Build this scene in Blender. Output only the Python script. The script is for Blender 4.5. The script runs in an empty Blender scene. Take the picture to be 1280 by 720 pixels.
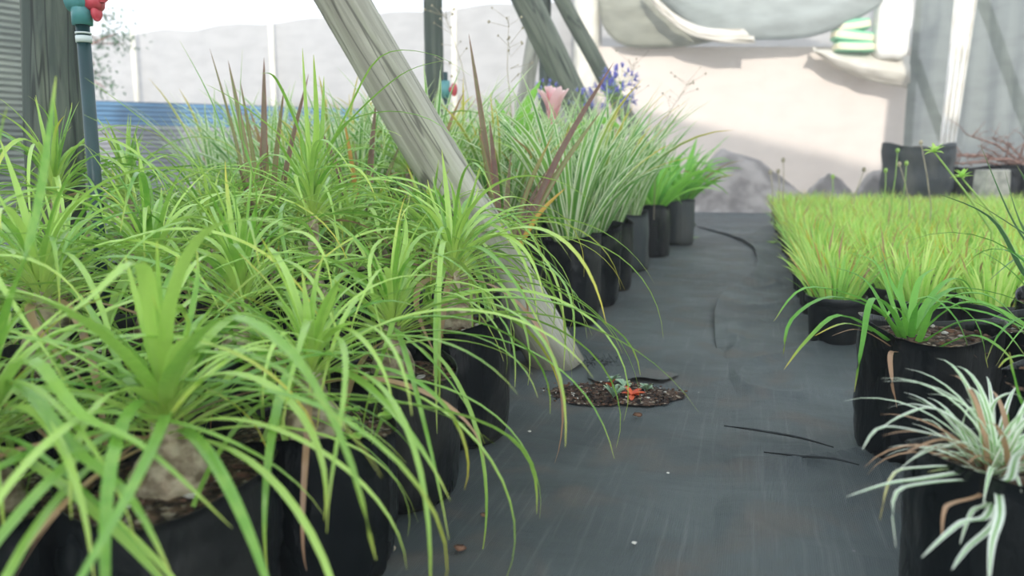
import bpy, math, random
from mathutils import Vector, noise
PI = math.pi
HAZE = .019
sc = bpy.context.scene
COL = sc.collection

# ------------------------------------------------------------------ camera geometry
CAM = Vector((0, 0, 0.60)); F = 1000.0
PITCH = math.atan(155 / 1000); YAW = math.atan(298 / 1012)
FH = Vector((-math.sin(YAW), math.cos(YAW), 0)); RT = Vector((math.cos(YAW), math.sin(YAW), 0))
FW = FH * math.cos(PITCH) - Vector((0, 0, math.sin(PITCH)))
UP = FH * math.sin(PITCH) + Vector((0, 0, math.cos(PITCH)))
def ray(px, py): return FW + RT * ((px - 640) / F) + UP * ((360 - py) / F)
def G(px, py, z=0.0):                       # where the sight line meets height z
    r = ray(px, py); return CAM + r * ((z - CAM.z) / r.z)
def D(px, py, d):                           # point at horizontal distance d ahead
    r = ray(px, py); return CAM + r * (d / r.dot(FH))
def YY(px, py, y):                          # point on the sight line in the plane Y = y
    r = ray(px, py); return CAM + r * (y / r.y)

# ------------------------------------------------------------------ mesh helpers
class MB:
    def __init__(s): s.v = []; s.f = []; s.a = []; s.m = []; s.mi = 0
    def add(s, p, a=(0, 0, 0, 0)):
        s.v.append(tuple(p)); s.a.append(a); return len(s.v) - 1
    def face(s, *i): s.f.append(i); s.m.append(s.mi)
    def grid(s, rows, closed=False, a=None):
        ids = [[s.add(p, a[i][j] if a else (0, 0, 0, 0)) for j, p in enumerate(r)] for i, r in enumerate(rows)]
        n = len(ids[0])
        for i in range(len(ids) - 1):
            for j in range(n if closed else n - 1):
                k = (j + 1) % n
                s.face(ids[i][j], ids[i][k], ids[i + 1][k], ids[i + 1][j])
        return ids
    def tube(s, pts, rads, n=10, caps=True, a=(0, 0, 0, 0), bump=0, seed=0):
        rows = []; pts = [Vector(p) for p in pts]
        up = None
        for i, p in enumerate(pts):
            t = (pts[min(i + 1, len(pts) - 1)] - pts[max(i - 1, 0)]).normalized()
            if up is None: up = Vector((1, 0, 0)) if abs(t.x) < .9 else Vector((0, 1, 0))
            u = (up - t * up.dot(t)).normalized(); w = t.cross(u); up = u
            row = []
            for j in range(n):
                an = 2 * PI * j / n; r = rads[i] if isinstance(rads, (list, tuple)) else rads
                if bump: r *= 1 + bump * noise.noise(Vector((math.cos(an) * 1.7 + seed, math.sin(an) * 1.7, i * .35)))
                row.append(p + (u * math.cos(an) + w * math.sin(an)) * r)
            rows.append(row)
        ids = s.grid(rows, True, [[a] * n for _ in rows])
        if caps:
            s.face(*reversed(ids[0])); s.face(*ids[-1])
    def lathe(s, prof, n=24, c=(0, 0, 0), caps=False, fn=None):
        rows = []
        for (r, z) in prof:
            row = []
            for j in range(n):
                an = 2 * PI * j / n
                p = Vector((c[0] + r * math.cos(an), c[1] + r * math.sin(an), c[2] + z))
                row.append(fn(p, an, r, z) if fn else p)
            rows.append(row)
        ids = s.grid(rows, True)
        if caps: s.face(*reversed(ids[0])); s.face(*ids[-1])
    def blob(s, c, r, n=8, sq=(1, 1, 1), rough=0, seed=0, a=(0, 0, 0, 0)):
        c = Vector(c); rows = []
        for i in range(1, n):
            th = PI * i / n; row = []
            for j in range(n + 2):
                ph = 2 * PI * j / (n + 2)
                d = Vector((math.sin(th) * math.cos(ph), math.sin(th) * math.sin(ph), math.cos(th)))
                k = r * (1 + rough * noise.noise(d * 1.8 + Vector((seed, seed * .7, 0))))
                row.append(c + Vector((d.x * sq[0], d.y * sq[1], d.z * sq[2])) * k)
            rows.append(row)
        ids = s.grid(rows, True, [[a] * (n + 2) for _ in rows])
        t = s.add(c + Vector((0, 0, r * sq[2])), a); b = s.add(c - Vector((0, 0, r * sq[2])), a)
        m = n + 2
        for j in range(m):
            s.face(t, ids[0][j], ids[0][(j + 1) % m]); s.face(b, ids[-1][(j + 1) % m], ids[-1][j])
    def box(s, lo, hi, fn=None):
        P = [Vector((x, y, z)) for z in (lo[2], hi[2]) for y in (lo[1], hi[1]) for x in (lo[0], hi[0])]
        if fn: P = [fn(p) for p in P]
        i = [s.add(p) for p in P]
        for q in ((0, 2, 3, 1), (4, 5, 7, 6), (0, 1, 5, 4), (2, 6, 7, 3), (0, 4, 6, 2), (1, 3, 7, 5)): s.face(*[i[k] for k in q])
    def mesh(s, name, mats, smooth=True):
        me = bpy.data.meshes.new(name); me.from_pydata(s.v, [], s.f)
        at = me.attributes.new('lf', 'FLOAT_COLOR', 'POINT')
        flat = [c for a in s.a for c in a]; at.data.foreach_set('color', flat)
        for m in (mats if isinstance(mats, (list, tuple)) else [mats]): me.materials.append(m)
        me.polygons.foreach_set('material_index', s.m)
        me.polygons.foreach_set('use_smooth', [smooth] * len(s.f))
        me.update(); return me
    def build(s, name, mats, parent=None, smooth=True, loc=None):
        return link(name, s.mesh(name, mats, smooth), parent, loc)
def link(name, me, parent=None, loc=None, rz=0, sc_=None):
    o = bpy.data.objects.new(name, me); COL.objects.link(o)
    if parent: o.parent = parent
    if loc is not None: o.location = loc
    if rz: o.rotation_euler[2] = rz
    if sc_: o.scale = (sc_,) * 3
    return o
def tag(o, label, cat, group=None, kind=None):
    if label: o['label'] = label
    if cat: o['category'] = cat
    if group: o['group'] = group
    if kind: o['kind'] = kind
    return o
def thing(name, label, cat, loc=(0, 0, 0), rz=0, group=None):
    o = bpy.data.objects.new(name, None); COL.objects.link(o); o.empty_display_size = .05
    o.location = loc; o.rotation_euler[2] = rz
    return tag(o, label, cat, group)
def structure(o): o['kind'] = 'structure'; return o

# ------------------------------------------------------------------ materials
def newmat(name):
    m = bpy.data.materials.new(name); m.use_nodes = True; nt = m.node_tree
    for n in list(nt.nodes): nt.nodes.remove(n)
    return m, nt, nt.nodes, nt.links
def C4(c): return (c[0], c[1], c[2], 1)
def srgb(r, g, b):
    f = lambda x: (x / 255 / 12.92) if x / 255 <= .04045 else ((x / 255 + .055) / 1.055) ** 2.4
    return (f(r), f(g), f(b))
def math_node(N, L, op, a, b=None, c=None, clamp=False):
    n = N.new('ShaderNodeMath'); n.operation = op; n.use_clamp = clamp
    for i, x in enumerate((a, b, c)):
        if x is None: continue
        if isinstance(x, (int, float)): n.inputs[i].default_value = x
        else: L.new(x, n.inputs[i])
    return n.outputs[0]
def mixc(N, L, fac, a, b):
    n = N.new('ShaderNodeMix'); n.data_type = 'RGBA'
    for s, x in ((n.inputs[0], fac), (n.inputs[6], a), (n.inputs[7], b)):
        if isinstance(x, (int, float)): s.default_value = x
        elif isinstance(x, tuple): s.default_value = C4(x)
        else: L.new(x, s)
    return n.outputs[2]
def maprange(N, L, x, a, b, c=0, d=1):
    n = N.new('ShaderNodeMapRange'); n.interpolation_type = 'SMOOTHSTEP'
    L.new(x, n.inputs[0])
    for i, v in enumerate((a, b, c, d)): n.inputs[i + 1].default_value = v
    return n.outputs[0]
def noise_tex(N, L, scale, detail=3, vec=None, dist=0, rough=.5):
    n = N.new('ShaderNodeTexNoise'); n.inputs['Scale'].default_value = scale; n.inputs['Detail'].default_value = detail
    n.inputs['Distortion'].default_value = dist; n.inputs['Roughness'].default_value = rough
    if vec is not None: L.new(vec, n.inputs['Vector'])
    return n.outputs[0]
def coords(N, L, scale=(1, 1, 1), kind='Object', rot=(0, 0, 0)):
    t = N.new('ShaderNodeTexCoord'); m = N.new('ShaderNodeMapping')
    m.inputs['Scale'].default_value = scale; m.inputs['Rotation'].default_value = rot
    L.new(t.outputs[kind], m.inputs[0]); return m.outputs[0]
def bump(N, L, h, st=.3, dist=.01):
    b = N.new('ShaderNodeBump'); b.inputs['Strength'].default_value = st; b.inputs['Distance'].default_value = dist
    L.new(h, b.inputs['Height']); return b.outputs[0]
def princ(N, col, rough=.6, spec=.5, L=None, normal=None, metal=0):
    p = N.new('ShaderNodeBsdfPrincipled')
    if isinstance(col, tuple): p.inputs['Base Color'].default_value = C4(col)
    else: L.new(col, p.inputs['Base Color'])
    if isinstance(rough, (int, float)): p.inputs['Roughness'].default_value = rough
    else: L.new(rough, p.inputs['Roughness'])
    p.inputs['Specular IOR Level'].default_value = spec; p.inputs['Metallic'].default_value = metal
    if normal is not None: L.new(normal, p.inputs['Normal'])
    return p
def out(N, L, sh):
    o = N.new('ShaderNodeOutputMaterial'); L.new(sh, o.inputs[0])

def leaf_mat(name, ca, cb, tip, dead=srgb(176, 140, 110), trans=.4, rough=.42, edge=None, edge_w=.3, base=None, yellow=srgb(215, 190, 60), spec=.4, centre=False):
    m, nt, N, L = newmat(name)
    at = N.new('ShaderNodeAttribute'); at.attribute_name = 'lf'
    sp = N.new('ShaderNodeSeparateColor'); L.new(at.outputs['Color'], sp.inputs[0])
    r, t, u = sp.outputs[0], sp.outputs[1], sp.outputs[2]; a = at.outputs['Alpha']
    c = mixc(N, L, r, ca, cb)
    nz = noise_tex(N, L, 35, 2)
    c = mixc(N, L, math_node(N, L, 'MULTIPLY', maprange(N, L, nz, .4, .7), .25), c, cb)
    if base: c = mixc(N, L, maprange(N, L, t, .0, .22, .85, 0), c, base)
    if edge:
        d = math_node(N, L, 'ABSOLUTE', math_node(N, L, 'SUBTRACT', u, .5))        # 0 mid .. .5 edge
        if centre: e = maprange(N, L, d, edge_w * .5, edge_w * .5 + .06, 1, 0)
        else: e = maprange(N, L, d, .5 - edge_w - .04, .5 - edge_w + .04)
        # width of the stripe differs per leaf
        e = math_node(N, L, 'MULTIPLY', e, maprange(N, L, r, -.6, .35))
        c = mixc(N, L, e, c, edge)
    c = mixc(N, L, math_node(N, L, 'MULTIPLY', maprange(N, L, t, .82, 1), .8), c, tip)
    # a: 0 healthy .. .5 yellowing .. 1 dead
    c = mixc(N, L, maprange(N, L, a, .05, .5), c, yellow)
    c = mixc(N, L, maprange(N, L, a, .5, .95), c, dead)
    p = princ(N, c, rough, spec, L)
    tr = N.new('ShaderNodeBsdfTranslucent'); L.new(c, tr.inputs[0])
    mx = N.new('ShaderNodeMixShader'); mx.inputs[0].default_value = trans
    L.new(p.outputs[0], mx.inputs[1]); L.new(tr.outputs[0], mx.inputs[2]); out(N, L, mx.outputs[0])
    return m
M = {}
M['palm'] = leaf_mat('palm_leaf', srgb(104, 160, 54), srgb(182, 216, 106), srgb(196, 208, 96), base=srgb(200, 222, 120), trans=.34, rough=.3, spec=.6)
M['lime'] = leaf_mat('lime_leaf', srgb(160, 214, 92), srgb(224, 244, 146), srgb(200, 215, 90), trans=.45)
M['grass_b'] = leaf_mat('mid_green_leaf', srgb(128, 190, 82), srgb(194, 226, 118), srgb(190, 200, 90), trans=.42)
M['varieg'] = leaf_mat('variegated_leaf', srgb(96, 156, 72), srgb(146, 192, 92), srgb(228, 236, 190), edge=srgb(240, 247, 214), edge_w=.2, trans=.4)
M['white_varieg'] = leaf_mat('white_variegated_leaf', srgb(196, 222, 176), srgb(236, 242, 226), srgb(235, 238, 220), edge=srgb(120, 172, 84), edge_w=.22, centre=True, trans=.35)
M['strap'] = leaf_mat('strap_leaf', srgb(84, 152, 54), srgb(128, 190, 76), srgb(176, 160, 90), trans=.35, rough=.35)
M['wide'] = leaf_mat('wide_leaf', srgb(104, 178, 62), srgb(160, 216, 92), srgb(130, 190, 70), trans=.4, rough=.35)
M['dark_strap'] = leaf_mat('dark_strap_leaf', srgb(72, 118, 70), srgb(110, 150, 96), srgb(140, 130, 90), edge=srgb(180, 200, 160), edge_w=.07, trans=.3)
M['flax'] = leaf_mat('flax_leaf', srgb(118, 90, 80), srgb(140, 146, 92), srgb(150, 110, 90), dead=srgb(200, 150, 80), edge=srgb(150, 96, 84), edge_w=.12, trans=.3)
M['succulent'] = leaf_mat('succulent_leaf', srgb(120, 150, 126), srgb(150, 176, 140), srgb(180, 190, 150), trans=.15)
M['rust'] = leaf_mat('rust_leaf', srgb(180, 60, 30), srgb(214, 90, 40), srgb(150, 60, 40), trans=.2)

def plastic(name, col, rough=.35, bs=40, st=.25, spec=.5, stretch=(1, 1, .35), dust=.12):
    m, nt, N, L = newmat(name); v = coords(N, L, stretch)
    n1 = noise_tex(N, L, bs, 4, v, .6); n2 = noise_tex(N, L, 7, 3, v)
    c = mixc(N, L, math_node(N, L, 'MULTIPLY', maprange(N, L, n2, .45, .75), dust), col, srgb(120, 116, 106))
    rr = maprange(N, L, n2, .3, .7, rough - .08, rough + .15)
    p = princ(N, c, rr, spec, L, bump(N, L, n1, st, .012)); out(N, L, p.outputs[0]); return m
M['bag'] = plastic('black_bag_plastic', srgb(11, 17, 19), .27, 20, .9, spec=.36)
M['bag_grey'] = plastic('dusty_glare_bag_plastic', srgb(44, 52, 54), .5, 34, .45, dust=.35)  # dust patches over a black that is greyed in its colour like glare
M['pot'] = plastic('black_pot_plastic', srgb(15, 21, 23), .4, 60, .08, spec=.35)

def soil_mat(name, a=srgb(40, 33, 28), b=srgb(104, 84, 68), speck=.82):
    m, nt, N, L = newmat(name); v = coords(N, L)
    n1 = noise_tex(N, L, 60, 4, v); vo = N.new('ShaderNodeTexVoronoi'); vo.inputs['Scale'].default_value = 140; L.new(v, vo.inputs['Vector'])
    c = mixc(N, L, maprange(N, L, n1, .38, .68), a, b)
    sv = N.new('ShaderNodeSeparateColor'); L.new(vo.outputs['Color'], sv.inputs[0])
    c = mixc(N, L, maprange(N, L, sv.outputs[0], speck, speck + .05, 0, .6), c, srgb(170, 158, 140))
    p = princ(N, c, .95, .15, L, bump(N, L, math_node(N, L, 'ADD', n1, vo.outputs['Distance']), .9, .008)); out(N, L, p.outputs[0]); return m
M['soil'] = soil_mat('potting_soil')
M['soil_patch'] = soil_mat('bare_soil', srgb(34, 29, 27), srgb(92, 74, 62), .9)

def rough_mat(name, ca, cb, scale=12, rough=.85, st=.3, stretch=(1, 1, 1), lo=.35, hi=.65, spec=.3, dist=.01, detail=4, distort=0):
    m, nt, N, L = newmat(name); v = coords(N, L, stretch); n = noise_tex(N, L, scale, detail, v, distort)
    c = mixc(N, L, maprange(N, L, n, lo, hi), ca, cb)
    p = princ(N, c, rough, spec, L, bump(N, L, n, st, dist)); out(N, L, p.outputs[0]); return m
M['caudex'] = rough_mat('bulb_bark', srgb(120, 104, 84), srgb(186, 172, 148), 45, .85, .5)
M['stem'] = rough_mat('pale_stem', srgb(150, 160, 100), srgb(190, 196, 140), 30, .6, .2)
M['bark_chip'] = rough_mat('bark_chip', srgb(70, 50, 40), srgb(130, 98, 78), 30, .9, .4)
M['perlite'] = rough_mat('perlite', srgb(190, 186, 178), srgb(225, 222, 214), 30, .8, .2)
M['mound'] = rough_mat('dusty_soil_heap', srgb(112, 106, 102), srgb(160, 152, 146), 3.5, .95, .6, dist=.04, detail=6)
M['concrete'] = rough_mat('concrete_block', srgb(150, 148, 138), srgb(190, 186, 174), 14, .9, .3)
M['twig'] = rough_mat('twig_bark', srgb(128, 92, 80), srgb(176, 138, 120), 20, .8, .3)

def wood_mat(name, ca, cb, cc):
    m, nt, N, L = newmat(name); v = coords(N, L, (20, 20, 1.6)); v2 = coords(N, L, (44, 44, 1.0))
    n1 = noise_tex(N, L, 1.4, 6, v, .8, .6); n2 = noise_tex(N, L, 1.2, 3, v2, .4); n3 = noise_tex(N, L, 3, 3)
    c = mixc(N, L, maprange(N, L, n1, .36, .66), ca, cb)
    c = mixc(N, L, maprange(N, L, n2, .60, .70, 0, .75), c, cc)
    c = mixc(N, L, maprange(N, L, n3, .5, .7, 0, .35), c, srgb(140, 146, 116))
    n4 = noise_tex(N, L, 1.0, 2, coords(N, L, (9, 9, .7)), .3)
    ck = maprange(N, L, math_node(N, L, 'ABSOLUTE', math_node(N, L, 'SUBTRACT', n4, .46)), .002, .012, .8, 0)
    c = mixc(N, L, ck, c, cc)
    p = princ(N, c, .85, .2, L, bump(N, L, math_node(N, L, 'ADD', n1, n2), .55, .008)); out(N, L, p.outputs[0]); return m
M['wood'] = wood_mat('weathered_wood', srgb(142, 140, 126), srgb(174, 172, 156), srgb(88, 86, 78))
M['wood_dark'] = wood_mat('dark_weathered_wood', srgb(72, 80, 74), srgb(98, 104, 94), srgb(46, 50, 48))
M['wood_mid'] = wood_mat('grey_green_wood', srgb(98, 104, 94), srgb(128, 132, 118), srgb(62, 66, 62))
M['wood_end'] = rough_mat('cut_wood', srgb(150, 146, 124), srgb(190, 186, 166), 30, .9, .4)

def weedmat():
    m, nt, N, L = newmat('woven_weed_mat'); v = coords(N, L)
    def wave(rot, sc_):
        w = N.new('ShaderNodeTexWave'); w.inputs['Scale'].default_value = sc_; w.inputs['Distortion'].default_value = .6
        w.inputs['Detail'].default_value = 1; w.bands_direction = 'X' if rot == 0 else 'Y'; L.new(v, w.inputs['Vector']); return w.outputs['Fac']
    wv = math_node(N, L, 'ADD', wave(0, 90), wave(1, 90))
    big = noise_tex(N, L, 1.3, 5, v); mid = noise_tex(N, L, 6, 4, v, .5)
    streak = noise_tex(N, L, 5, 3, coords(N, L, (22, .7, 1)))
    c = mixc(N, L, maprange(N, L, big, .35, .68), srgb(54, 62, 63), srgb(80, 88, 88))
    c = mixc(N, L, maprange(N, L, mid, .48, .72, 0, .5), c, srgb(98, 88, 78))
    c = mixc(N, L, maprange(N, L, streak, .52, .75, 0, .28), c, srgb(120, 122, 120))
    wr = noise_tex(N, L, 2.2, 3, coords(N, L, (1, 2.2, 1)), 1.2)
    h = math_node(N, L, 'ADD', math_node(N, L, 'MULTIPLY', wv, .04), math_node(N, L, 'ADD', math_node(N, L, 'MULTIPLY', wr, 1.2), math_node(N, L, 'MULTIPLY', mid, .5)))
    p = princ(N, c, maprange(N, L, mid, .3, .7, .46, .62), .4, L, bump(N, L, h, .7, .04)); out(N, L, p.outputs[0]); return m
M['mat'] = weedmat()
M['dark_fabric'] = rough_mat('torn_mat_fabric', srgb(26, 30, 32), srgb(48, 52, 54), 30, .7, .4)

def net_mat(name, col, transp=.2, transl=.35, weave=0, var=.1):
    m, nt, N, L = newmat(name); n = noise_tex(N, L, 2.5, 4, coords(N, L, (1, 1, 2.5)))
    c = mixc(N, L, maprange(N, L, n, .35, .7), col, tuple(x * (1 - var) for x in col))
    d = N.new('ShaderNodeBsdfDiffuse'); L.new(c, d.inputs[0]); t = N.new('ShaderNodeBsdfTranslucent'); L.new(c, t.inputs[0])
    mx = N.new('ShaderNodeMixShader'); mx.inputs[0].default_value = transl; L.new(d.outputs[0], mx.inputs[1]); L.new(t.outputs[0], mx.inputs[2])
    tp = N.new('ShaderNodeBsdfTransparent'); m2 = N.new('ShaderNodeMixShader'); m2.inputs[0].default_value = transp
    L.new(mx.outputs[0], m2.inputs[1]); L.new(tp.outputs[0], m2.inputs[2]); out(N, L, m2.outputs[0]); return m
M['roof_net'] = net_mat('roof_shade_net', srgb(238, 241, 238), .16, .88, var=.04)
M['net_grey'] = net_mat('grey_green_shade_net', srgb(138, 144, 136), .10, .3, var=.2)
M['net_swag'] = net_mat('grey_swag_net', srgb(184, 190, 184), .05, .3, var=.2)
M['net_swag_b'] = net_mat('olive_swag_net', srgb(168, 168, 152), .04, .3, var=.25)
M['net_white'] = net_mat('white_fence_net', srgb(190, 187, 182), .06, .3, var=.12)
M['cream_wall'] = net_mat('cream_cloth_wall', srgb(232, 220, 209), 0, .15, var=.05)
M['cream'] = rough_mat('cream_cloth', srgb(204, 198, 184), srgb(216, 210, 198), 4, .9, .1)
M['white_cloth'] = rough_mat('white_cloth', srgb(230, 226, 216), srgb(246, 244, 238), 4, .9, .1)
M['post_cream'] = rough_mat('cream_post', srgb(214, 208, 190), srgb(228, 222, 206), 6, .8, .1)
M['corr_grey'] = rough_mat('grey_corrugated_sheet', srgb(128, 130, 132), srgb(152, 152, 154), 2, .5, .05, spec=.5)
M['corr_green'] = rough_mat('green_grey_corrugated_sheet', srgb(84, 94, 84), srgb(122, 130, 116), 1.5, .55, .05)
M['corr_blue'] = rough_mat('blue_corrugated_sheet', srgb(84, 128, 160), srgb(100, 144, 174), 2, .5, .05)
M['pipe'] = rough_mat('dark_green_pipe', srgb(18, 50, 52), srgb(24, 60, 60), 8, .4, .03, spec=.5)
M['teal'] = rough_mat('teal_fitting', srgb(70, 132, 134), srgb(92, 150, 150), 8, .4, .03, spec=.5)
M['red'] = rough_mat('red_plastic', srgb(190, 62, 74), srgb(208, 84, 92), 8, .45, .03, spec=.5)
M['tape'] = rough_mat('white_tape', srgb(190, 200, 196), srgb(220, 224, 220), 8, .5, .03)
M['violet'] = leaf_mat('violet_petal', srgb(124, 122, 204), srgb(160, 158, 224), srgb(168, 164, 228), trans=.35)
M['pink'] = leaf_mat('pink_petal', srgb(244, 190, 196), srgb(250, 212, 214), srgb(248, 220, 220), trans=.35)
M['stalk'] = rough_mat('green_stalk', srgb(120, 160, 80), srgb(160, 190, 100), 10, .6, .05)
M['dry_stalk'] = rough_mat('dry_stalk', srgb(150, 140, 118), srgb(184, 172, 148), 10, .8, .05)
M['tree_leaf'] = leaf_mat('tree_leaf', srgb(64, 100, 66), srgb(110, 142, 100), srgb(120, 150, 110), trans=.35)

def stripe_mat():
    m, nt, N, L = newmat('green_cream_sack'); v = coords(N, L); w = N.new('ShaderNodeTexWave'); w.bands_direction = 'Z'
    w.inputs['Scale'].default_value = 1.9; w.inputs['Distortion'].default_value = 1.0; w.inputs['Detail'].default_value = 1; L.new(v, w.inputs['Vector'])
    c = mixc(N, L, maprange(N, L, w.outputs['Fac'], .5, .62), srgb(232, 226, 190), srgb(130, 200, 158))
    p = princ(N, c, .6, .4, L); out(N, L, p.outputs[0]); return m
M['sack'] = stripe_mat()

# ------------------------------------------------------------------ leaves
def leaf(mb, base, az, el, length, width, bend, rnd, n=9, dead=0.0, sway=0.0, power=1.5, fold=.25, roll=0.0, wp=None):
    p = Vector(base); rows = []; at = []; step = length / n
    for i in range(n + 1):
        t = i / n
        e = el - bend * (t ** power); a = az + sway * t * t
        d = Vector((math.cos(e) * math.cos(a), math.cos(e) * math.sin(a), math.sin(e)))
        side = Vector((-math.sin(a), math.cos(a), 0)); up = side.cross(d) * -1
        if roll:
            side = (side * math.cos(roll) + up * math.sin(roll)); up = side.cross(d) * -1
        if wp: w = width * wp(t)
        else: w = width * (min(1, .62 + t * 2.0) if t < .3 else 1) * (1 - max(0, (t - .35) / .65) ** 1.7) + .0006
        h = w * .5
        rows.append([p + side * h + up * h * fold * 2, p.copy(), p - side * h + up * h * fold * 2])
        dd = dead if dead >= .5 else (dead * max(0, t - .4) * 1.6)
        at.append([(rnd, t, 0, dd), (rnd, t, .5, dd), (rnd, t, 1, dd)])
        p = p + d * step
    mb.grid(rows, False, at)
def leaf_pts(mb, pts, width, rnd=.5, n=14, dead=0.0, fold=.2, facing=None):
    """leaf along a smooth curve through the given points"""
    P = [Vector(q) for q in pts]; out_ = []
    K = len(P) - 1
    for i in range(n + 1):
        s = i / n * K; k = min(int(s), K - 1); u = s - k
        p0 = P[max(k - 1, 0)]; p1 = P[k]; p2 = P[k + 1]; p3 = P[min(k + 2, K)]
        out_.append(.5 * ((2 * p1) + (p2 - p0) * u + (2 * p0 - 5 * p1 + 4 * p2 - p3) * u * u + (3 * p1 - p0 - 3 * p2 + p3) * u ** 3))
    rows = []; at = []
    for i, p in enumerate(out_):
        t = i / n; tg = (out_[min(i + 1, n)] - out_[max(i - 1, 0)]).normalized()
        side = tg.cross(Vector((0, 0, 1)))
        if side.length < .25 or facing is not None: side = tg.cross(facing if facing is not None else FH)
        side.normalize(); up = side.cross(tg)
        w = width * (min(1, .62 + t * 2.0) if t < .3 else 1) * (1 - max(0, (t - .35) / .65) ** 1.7) + .0006; h = w * .5
        rows.append([p + side * h + up * h * fold * 2, p, p - side * h + up * h * fold * 2])
        dd = dead if dead >= .5 else (dead * max(0, t - .4) * 1.6)
        at.append([(rnd, t, 0, dd), (rnd, t, .5, dd), (rnd, t, 1, dd)])
    mb.grid(rows, False, at)

# ------------------------------------------------------------------ containers
def bag_mesh(seed, R=.12, H=.27, name='grow_bag', mat='bag', soft=1.0):
    rng = random.Random(seed); mb = MB()
    ph = [rng.uniform(0, 6.28) for _ in range(4)]; lean = Vector((rng.uniform(-1, 1), rng.uniform(-1, 1), 0)) * .012 * soft
    crease = rng.uniform(0, 6.28)
    def fn(p, an, r, z):
        k = z / H
        q = 1 + soft * (.018 * math.sin(2 * an + ph[0]) + .014 * math.sin(3 * an + ph[1] + k * 2) + .012 * (k ** 2) * math.sin(5 * an + ph[2]))
        q += soft * .035 * noise.noise(Vector((math.cos(an) * 2.2, math.sin(an) * 2.2, z * 14 + seed * 3)))
        q -= soft * .045 * max(0, noise.noise(Vector((an * 1.5 + seed, z * 45, seed)))) * (1 if k < .8 else .3)
        dz = soft * .016 * math.sin(2 * an + ph[3]) * max(0, k - .75) * 4 if r > R * .8 else 0
        dc = (an - crease + PI) % (2 * PI) - PI
        q += .085 * soft * math.exp(-(dc / .045) ** 2) * (1 if r > R * .8 else 0)
        return Vector((p.x * q + lean.x * k, p.y * q + lean.y * k, z + dz))
    prof = [(.001, .002), (R * .80, 0.0), (R * .90, .004), (R * .955, .018)]
    for i in range(1, 15):
        t = i / 14; prof.append((R * (.965 + .03 * math.sin(t * 3) + .01 * t), .018 + (H - .018) * t))
    prof += [(R * 1.005, H + .0015), (R * .985, H + .001), (R * .97, H - .012), (R * .95, H - .04), (R * .94, H - .07)]
    mb.lathe(prof, 72, fn=fn)
    return mb.mesh(name, M[mat])
def soil_mesh(R, z, seed=0, name='soil'):
    rng = random.Random(seed); mb = MB(); n = 24; rows = []
    for i in range(7):
        r = R * i / 6 + .001
        rows.append([Vector((r * math.cos(2 * PI * j / n), r * math.sin(2 * PI * j / n), z + .006 * noise.noise(Vector((r * 60 * math.cos(2 * PI * j / n), r * 60 * math.sin(2 * PI * j / n), seed))) - .004 * (i == 6))) for j in range(n)])
    mb.grid(rows, True); mb.mi = 1
    for k in range(46):
        a = rng.uniform(0, 6.28); r = R * math.sqrt(rng.random()) * .93; s = rng.uniform(.002, .006)
        mb.mi = 2 if rng.random() < .12 else 1
        mb.blob((r * math.cos(a), r * math.sin(a), z + .003), s, 4, (rng.uniform(.8, 2), rng.uniform(.6, 1.2), rng.uniform(.4, .9)), .4, k)
    return mb.mesh(name, [M['soil'], M['bark_chip'], M['perlite']])
def pot_mesh(R=.1, H=.16):
    mb = MB()
    mb.lathe([(.001, .002), (R * .76, 0), (R * .79, .004), (R * .90, H * .80), (R * .91, H * .84), (R * .985, H * .85), (R, H * .87), (R * 1.0, H * .985), (R * .985, H), (R * .95, H), (R * .93, H * .97), (R * .90, H * .72)], 28)
    return mb.mesh('pot', M['pot'])
BAGS = [bag_mesh(s) for s in range(6)]
TALLBAGS = [bag_mesh(20 + s, .115, .33, mat='bag' if s != 1 else 'bag_grey', soft=.8) for s in range(4)]
POT = pot_mesh(); SOILB = [soil_mesh(.113, .25, s) for s in range(3)]; SOILT = [soil_mesh(.107, .295, s) for s in range(2)]; SOILP = [soil_mesh(.09, .125, s) for s in range(2)]

# ------------------------------------------------------------------ plants (origin at the container's base)
def palm_foliage(seed, zc=.36, n=62, L=.52, W=.0112, upright=.13, c=(0, 0), el_lo=.15):
    rng = random.Random(seed); mb = MB()
    for k in range(n):
        t = (k + .5) / n                                   # 0 inner .. 1 outer
        az = k * 2.39996 + rng.uniform(-.4, .4)
        up = t < upright
        if up: el = rng.uniform(1.25, 1.52); b = rng.uniform(.1, 1.0); ln = L * rng.uniform(.3, .5)
        else:
            q = (t - upright) / (1 - upright)
            el = 1.42 - q ** .8 * (1.42 - el_lo) + rng.uniform(-.12, .12); b = (2.7 - .9 * q) * rng.uniform(.72, 1.25)
            ln = L * rng.uniform(.65, 1.15) * (.78 + .3 * min(1, q * 2)) * (1 - .25 * max(0, q - .8) * 5 * .6)
        r0 = .004 + .014 * t; z = zc + .035 * (1 - t) - .02 * t
        dead = 0; x = rng.random()
        if t > .88 and x < .3: dead = rng.uniform(.85, 1)
        elif x > .93: dead = .4
        elif x > .78: dead = .22
        leaf(mb, (c[0] + r0 * math.cos(az), c[1] + r0 * math.sin(az), z), az, el, ln, W * rng.uniform(.6, 1.2), b, rng.random(), 16, dead, rng.uniform(-.6, .6) if rng.random() < .7 else rng.uniform(-1.8, 1.8), rng.uniform(.9, 1.3), .24, rng.uniform(-.4, .4))
    return mb.mesh('foliage', M['palm'])
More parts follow.
